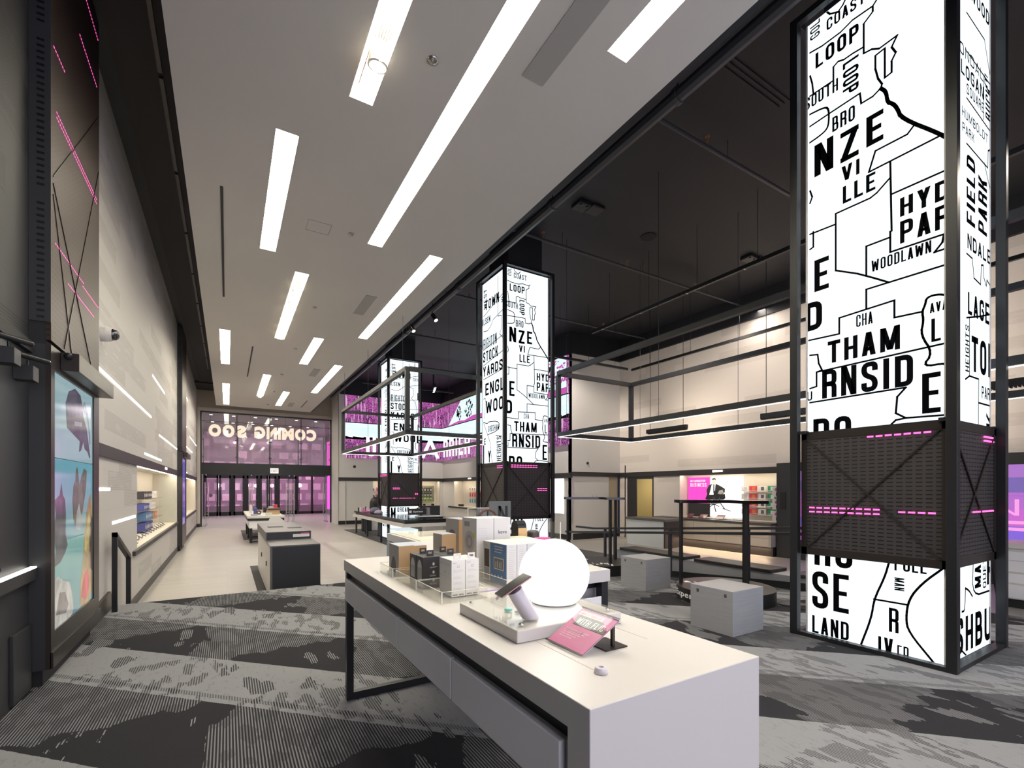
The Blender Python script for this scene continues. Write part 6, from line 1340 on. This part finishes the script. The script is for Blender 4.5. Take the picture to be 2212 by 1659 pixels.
t = thing('acrylic_upright', 'tall clear acrylic upright at the right end of the second table', 'stand', (1.96,2.9,TZ)); MB().box(1.955,1.961,2.6,3.0,TZ+.0005,TZ+.26).build('pane', acrylic, t); MB().box(1.9545,1.9615,2.596,2.60,TZ+.0005,TZ+.26).build('edge', acr_edge, t)

# ================================================================ island counter, oval board, far table
t = thing('island_counter', 'two level grey and charcoal island counter at the edge of the carpet', 'counter', (.94, 10, ZF))
gct = mat('counter_grey', (.115,.11,.113), .35)
MB().box(.59,1.28,8.22,11.8,ZF,.53).build('carcass', white_side, t); MB().box(.57,1.30,8.20,9.2,.53,.55).box(.57,.60,8.20,8.28,ZF,.53).build('low_top', gct, t); MB().box(.60,1.30,8.20,8.22,ZF,.53).build('front_panel', mat('front_charcoal', (.022,.024,.03), .4), t)
MB().box(.57,1.30,9.2,11.85,.53,.685).build('upper_box', gct, t); MB().box(.59,1.29,9.19,9.2,.55,.675).build('upper_front', bpy.data.materials['front_charcoal'], t)
MB().box(1.0,1.27,9.183,9.19,.585,.635).build('label_plate', card_white, t); MB().box(1.13,1.27,9.182,9.19,.637,.655).build('label_plate', pink_print, t)
MB().box(.68,.95,10.3,10.55,.686,.690).box(1.0,1.24,9.95,10.15,.686,.690).build('top_recess', black_matt, t)
for a, b in ((8.3,9.2),(9.22,10.5),(10.52,11.75)): MB().box(.578,.589,a,b,ZF+.08,.49).build('side_door', white_lam, t)
for y in (9.1, 10.4): MB().box(.565,.578,y,y+.03,.12,.20).build('latch', black_matt, t)
t = thing('oval_board', 'pale oval board leaning up behind the island counter', 'board', (1.12,13.0,ZF))
m = MB(); c0 = Vector((1.12,13.2,.42)); q = []
for i in range(36):
    a = 2*math.pi*i/36; u, v = .22*math.cos(a), .36*math.sin(a); q.append(c0+Vector((u*.95+v*-.38, .15*v, v*.9+u*.25)))
m.add(q+[p+Vector((0,.03,0)) for p in q], [tuple(range(36)), tuple(range(36,72))[::-1]]+[(i,(i+1)%36,36+(i+1)%36,36+i) for i in range(36)]); m.build('board', white_paint, t)
MB().cyl((1.16,13.22,ZF),(1.16,13.22,.2),.03,10).build('support', steel, t)
t = thing('far_table', 'white and black display table standing before the entrance doors', 'table', (1.1, 19.5, ZF))
MB().box(.55,1.63,17.3,21.5,.55-.07,.55).build('tabletop', white_lam, t); MB().box(.56,1.62,17.31,21.49,.40,.48).build('dark_band', black, t); MB().box(.60,1.60,17.35,21.4,.16,.40).build('apron', white_side, t)
for x, y in ((.66,17.6),(.66,19.4),(.66,21.2),(1.54,17.6),(1.54,21.2)): MB().box(x-.04,x+.04,y-.04,y+.04,ZF+.012,.16).build('leg', black, t)
MB().box(.66,1.54,17.58,17.62,ZF+.03,ZF+.07).box(.66,1.54,19.38,19.42,ZF+.03,ZF+.07).build('floor_bar', black, t)
far = [((.72,19.3),(.09,.09),.30,card_white,'tall pale box standing on the far table at the left','box'), ((.85,18.9),(.12,.10),.20,navy_card,'navy box standing on the far table','box'), ((1.05,20.0),(.24,.16),.09,mat('blush', (.6,.45,.42), .5),'low blush coloured box on the far table','box'), ((1.20,19.8),(.11,.12),.20,bronze,'dark bronze upright box on the far table','box'),
       ((1.38,18.4),(.36,.5),.16,kraft,'brown box under the black topped case on the far table','box'), ((1.44,19.6),(.26,.6),.22,card_grey,'grey stack at the right side of the far table','box'), ((1.48,18.9),(.12,.12),.32,red_plastic,'tall pink red box at the right side of the far table','box')]
for (x, y), (w_, d_), h_, m_, lb, ca in far: tag(MB().box(x-w_/2,x+w_/2,y-d_/2,y+d_/2,.551,.55+h_).build('product_box', m_, bevel=.004), lb, ca)
t = thing('case', 'black topped case on the brown box of the far table', 'case', (1.38,18.4,.71)); MB().box(1.18,1.58,18.12,18.64,.712,.76).build('lid', bronze, t)
t = thing('wearable_ring', 'round black ring device on a small stand on the far table', 'gadget', (.92,18.2,.55)); MB().lathe([(.035,-.02),(.075,-.02),(.075,.02),(.035,.02),(.035,-.02)], (0,0,0), 20).build('ring', black, t, world=False, M=Matrix.Translation((0,0,.08)) @ Matrix.Rotation(math.radians(70), 4, 'X')); MB().box(-.06,.06,-.02,.02,.001,.02).build('foot', steel, t, world=False)
t = thing('price_sign', 'small clear framed price card at the front edge of the far table', 'sign', (1.18,17.5,.55)); MB().box(1.08,1.28,17.5,17.51,.551,.65).build('card', mat('card_pale_green', (.6,.62,.5), .5), t); MB().box(1.07,1.29,17.512,17.52,.551,.66).build('pane', acrylic, t)
tag(MB().box(.66,.86,17.6,17.8,.551,.60).build('product_box', card_grey), 'small grey box at the front left corner of the far table', 'box')

# ================================================================ corner table round the rear column
t = thing('corner_table', 'L shaped white display table with black top edge round the rear column', 'table', (4.6, 15, ZF))
L_ = [(4.32,13.1),(6.0,13.1),(6.0,16.3),(4.78,16.3),(4.78,19.3),(4.32,19.3)]
MB().prism(L_, .50, .55).build('black_top', mat('gloss_black_top', (.012,.012,.014), .12), t)
L2 = [(4.25,13.0),(6.1,13.0),(6.1,16.35),(4.80,16.35),(4.80,19.25),(4.25,19.25)]
MB().prism(L2, .34, .43).build('tabletop', white_lam, t)
L3 = [(4.36,13.15),(5.95,13.15),(5.95,16.25),(4.75,16.25),(4.75,19.2),(4.36,19.2)]
MB().prism(L3, .43, .50).build('shadow_gap', black, t); MB().box(5.0,5.9,13.2,16.2,.20,.34).build('drawer_box', charcoal, t)
for x, y in ((4.36,19.1),(4.36,17.4),(4.36,15.6),(4.72,19.1),(5.9,13.2),(5.9,16.2)): MB().box(x-.03,x+.03,y-.03,y+.03,ZF+.012,.34).build('leg', black, t)
MB().box(4.34,4.38,15.6,19.1,ZF+.013,ZF+.05).build('floor_bar', black, t)
t = thing('display_stand', 'dark angled display stand with white wording on the corner table', 'sign', (5.3,14.6,.55)); MB().box(4.95,5.55,14.6,14.64,.60,.80).build('board', charcoal, t); MB().box(5.56,5.66,14.55,14.7,.551,.82).build('upright', steel, t)
m = MB(); text_on(m, 'Experience', (5.12,14.598,.66), NX, LZ, .32, .07, .03); m.build('lettering', white_ink, t); MB().box(4.98,5.06,14.597,14.60,.66,.74).build('logo_block', white_ink, t)
tag(MB().box(5.1,5.9,13.9,14.4,.551,.575).build('tablet_dock', mat('dock_ice', (.45,.55,.55), .3), bevel=.004), 'pale flat dock on the corner table before the dark stand', 'dock')
tag(MB().box(4.95,5.7,13.55,13.7,.551,.58).build('dock_bar', black), 'black low bar at the front of the pale dock', 'bar')
acc = [(4.42,19.0,.05,.14,card_black),(4.50,18.95,.04,.20,red_plastic),(4.58,18.9,.04,.18,card_white),(4.42,18.6,.04,.19,card_white),(4.5,18.55,.04,.17,pink_print),(4.6,18.6,.04,.2,card_black),(4.44,18.25,.04,.18,pink_print),(4.54,18.2,.04,.16,card_white)]
for i, (x, y, r_, h_, m_) in enumerate(acc): tag(MB().cyl((x,y,.551),(x,y,.55+h_),r_*.5,10).build('tube_package', m_), '%s slim %s tube package from the entrance on the corner table' % (ORD[i], {card_black: 'black', red_plastic: 'red', card_white: 'white', pink_print: 'pink'}[m_]), 'tube')
tag(MB().box(4.38,4.72,17.9,18.1,.551,.61).build('accessory_tray', pink_print, bevel=.01), 'low pink tray of accessories on the corner table', 'tray')
tag(MB().lathe([(0,0),(.16,.0),(.19,.08),(.15,.18),(.06,.22),(0,.22)], (4.56,17.1,.551), 16).build('folded_fabric', mat('heather', (.16,.15,.22), .9, noise=.5, nscale=20), smooth=True), 'rounded bundle of dark patterned fabric on the corner table', 'fabric')
tag(MB().lathe([(0,0),(.13,.0),(.15,.05),(.10,.12),(0,.15)], (4.55,16.6,.551), 16).build('folded_fabric', mat('check_fabric', (.35,.32,.38), .9, noise=.7, nscale=30), smooth=True), 'smaller grey bundle of fabric nearer the camera on the corner table', 'fabric')
bk = thing('backpack', 'black backpack standing beyond the corner table left of the rear column', 'backpack', (5.6,20.4,ZF))
tag(MB().box(5.1,6.0,20.2,20.8,ZF+.012,.50).build('display_block', white_lam, bevel=.01), 'white display block under the black backpack', 'block')
bk.location = (5.5,20.5,.50); MB().lathe([(0,.0),(.24,.0),(.27,.12),(.26,.35),(.20,.50),(.10,.57),(0,.58)], (0,0,0), 20).build('bag', dark_cushion, bk, world=False, smooth=True, M=Matrix.Translation((0,0,.002)) @ Matrix.Diagonal((1,.6,1,1))); MB().box(-.16,.16,-.20,-.14,.06,.30).build('front_pocket', black_matt, bk, world=False, bevel=.02); MB().tube([(-.08,0,.56),(-.05,0,.63),(.05,0,.63),(.08,0,.56)], .012, 6).build('handle', black_matt, bk, world=False)
t = thing('suitcase', 'black upright bag on the floor behind the legs of the corner table', 'bag', (4.95,20.0,ZF)); MB().box(4.80,5.18,19.9,20.15,ZF+.013,.34).build('shell', black_matt, t, bevel=.03)
MB().box(4.9,5.08,20.0,20.03,.34,.40).build('handle', black, t)

# ================================================================ niche contents, left wall
nx = XL-.48
t = thing('backlit_poster', 'white backlit poster with a large grey curved shape in the left wall niche', 'poster', (nx, 11, .5)); MB().box(nx, nx+.02, 9.5, 12.2, .52, 1.62).build('panel', poster_em, t)
m = MB(); m.poly([(nx+.022, 9.5,.52),(nx+.022, 12.05,.52),(nx+.022, 12.0,.75),(nx+.022, 11.8,1.0),(nx+.022, 11.4,1.2),(nx+.022, 10.8,1.36),(nx+.022, 10.2,1.48),(nx+.022, 9.5,1.55)]); m.build('grey_shape', mat('poster_taupe', (.16,.15,.14), .6), t)
MB().box(nx+.023, nx+.024, 10.7, 10.9, 1.0, 1.16).box(nx+.023, nx+.024, 10.3, 10.45, .96, 1.08).build('logo_mark', white_ink, t)
bx = {}
rows = [(1.22,'black','top',card_black,6,12.45,.16),(1.22,'white','top',card_white,3,13.9,.16),(.98,'navy','second',navy_card,4,12.45,.14),(.98,'white','second',card_white,4,13.5,.14),(.76,'pale blue','third',blue_print,6,12.7,.16),(.76,'orange','third',orange_card,2,14.2,.14),(.53,'deep blue','bottom',navy_card,6,12.6,.18)]
for z, cn, rn, cm, k, y0_, h_ in rows:
    for i in range(k):
        loc = (XL-.34, y0_+i*.20, z+.004); lb_ = '%s %s box from the camera, %s shelf, left wall niche' % (ORD[i], cn, rn); gp = '%s boxes on the %s shelf of the left niche' % (cn, rn)
        if (cn, h_) not in bx:
            q = thing('boxed_product', lb_, 'box', loc, 0, gp); MB().box(-.08,.08,-.075,.075,0,h_).build('carton', cm, q, world=False); MB().box(.080,.082,-.05,.05,h_*.3,h_*.7).build('label_patch', ink_light, q, world=False); bx[(cn, h_)] = q
        else: dup(bx[(cn, h_)], loc, None, lb_, gp)
for z, rn in ((1.22,'top'),(.98,'second'),(.76,'third')): tag(MB().box(XL-.50,XL-.22,12.3,15.3,z-.008,z).build('glass_shelf', glass), '%s clear shelf in the left wall niche' % rn, 'shelf')
pn = None
for i in range(12):
    y = 10.2+i*.42; loc = (XL-.18, y, .501); lb_ = '%s phone from the camera in the row along the left niche counter' % ORD[i]
    if pn is None:
        pn = thing('demo_phone', lb_, 'phone', loc, 0, 'row of demo phones in the left niche'); M4 = Matrix.Translation((0,0,.06)) @ Matrix.Rotation(math.radians(35), 4, 'Y'); MB().tbox(M4, -.06,.06,-.035,.035,-.004,.004).build('phone_body', black, pn, world=False); MB().cyl((0,0,0),(0,0,.055),.012,8).build('stand', card_white, pn, world=False)
    else: dup(pn, loc, None, lb_)
t = thing('tablet', 'dark tablet lying at the near end of the left niche counter', 'tablet', (XL-.16,10.0,.5)); M4 = Matrix.Translation((XL-.14,9.85,.56)) @ Matrix.Rotation(math.radians(15), 4, 'Y'); MB().tbox(M4,-.09,.09,-.13,.13,-.005,.005).build('tablet_body', black, t); MB().cyl((XL-.14,9.85,.5),(XL-.14,9.85,.55),.02,8).build('stand', card_white, t)
t = thing('open_laptop', 'pale tilted laptop at the very near end of the left niche counter', 'laptop', (XL-.2,9.6,.5)); M4 = Matrix.Translation((XL-.2,9.62,.53)); MB().tbox(M4,-.1,.12,-.09,.1,-.025,-.015).build('base', card_grey, t); MB().tbox(M4 @ Matrix.Rotation(math.radians(-60), 4, 'Y'),-.1,.1,-.09,.1,-.01,.0).build('lid', card_white, t)
t = thing('niche_glass', 'glass return panel at the far end of the left wall niche', 'glass', (XL,16,.5)); MB().box(XL-.4, XL-.002, 16.2, 16.215, .505, 1.80).build('pane', glass, t)
# rear niches: hanging cases
def wall_goods(plane, at, u0, n, rows_, du, z0, dz, mats_, wherelb, s=1):
    protos = {}
    for r_ in range(rows_):
        for i in range(n):
            cn, cm = mats_[(r_ if len(mats_) == rows_ else (r_*3+i)) % len(mats_)]
            u = u0+i*du; z = z0-r_*dz; loc = (u, at, z) if plane == 'Y' else (at, u0+(n-1-i)*du, z)
            rn = ['top','second','third','bottom'][r_]; lb_ = '%s case %s from left, %s row, %s' % (cn, ORD[i], rn, wherelb); gp = '%s cases, %s row, %s' % (cn, rn, wherelb)
            rz = 0 if plane == 'Y' else math.radians(-90)
            if cn not in protos:
                q = thing('packaged_case', lb_, 'case', loc, rz, gp); MB().box(-.045*s,.045*s,-.015,.015,0,.17*s).build('pack', cm, q, world=False); MB().box(-.03*s,.03*s,-.018,-.015,.02*s,.12*s).build('case_print', ink if cn != 'black' else card_grey, q, world=False); protos[cn] = q
            else: dup(protos[cn], loc, rz, lb_, gp)
wall_goods('Y', 24.88, 9.05, 5, 2, .17, 1.28, .30, [('black', card_black)], 'in the rear niche right part', 1.25)
wall_goods('Y', 24.86, 9.05, 5, 1, .17, .72, .3, [('lime', mat('lime_card', (.4,.6,.15), .5))], 'low in the rear niche right part', 1.25)
tag(MB().box(8.9,9.95,24.95,25.0,.75,1.60).build('back_panel', mat('niche_olive', (.22,.22,.16), .6)), 'grey back panel behind the black cases in the rear niche', 'panel')
wall_goods('Y', 24.88, 6.55, 6, 2, .2, 1.30, .33, [('white', card_white), ('pink', pink_print), ('white', card_white)], 'in the rear niche left part', 1.2)
wall_goods('X', 10.62, 19.6, 9, 3, .26, 1.32, .30, [('white', card_white), ('red', red_plastic), ('blue', mat('sky_card', (.1,.35,.5), .5))], 'in the side niche behind the columns', 1.3)
tag(MB().box(9.1,10.1,24.44,24.46,ZF+.02,.42).build('cabinet_front', mat('cabinet_navy', (.02,.024,.035), .4)), 'dark cabinet front under the rear niche', 'cabinet')
for i in range(4): tag(MB().box(8.2+i*.5,8.32+i*.5,24.6,24.72,.501,.60).build('demo_phone', black), 'small dark phone, %s from the left on the counter of the rear niche' % ORD[i], 'phone')
tag(MB().box(10.45,10.6,22.4,22.8,.501,.62).build('camera_gadget', black, bevel=.02), 'dark gadget at the left end of the side niche counter', 'gadget')
t = thing('white_display_panel', 'bright white backlit panel seen between the middle column and its frame post', 'panel', (10.33, 13.9, 1)); MB().box(10.27, 10.295, 13.45, 14.6, .55, 1.80).build('panel', poster_em, t)
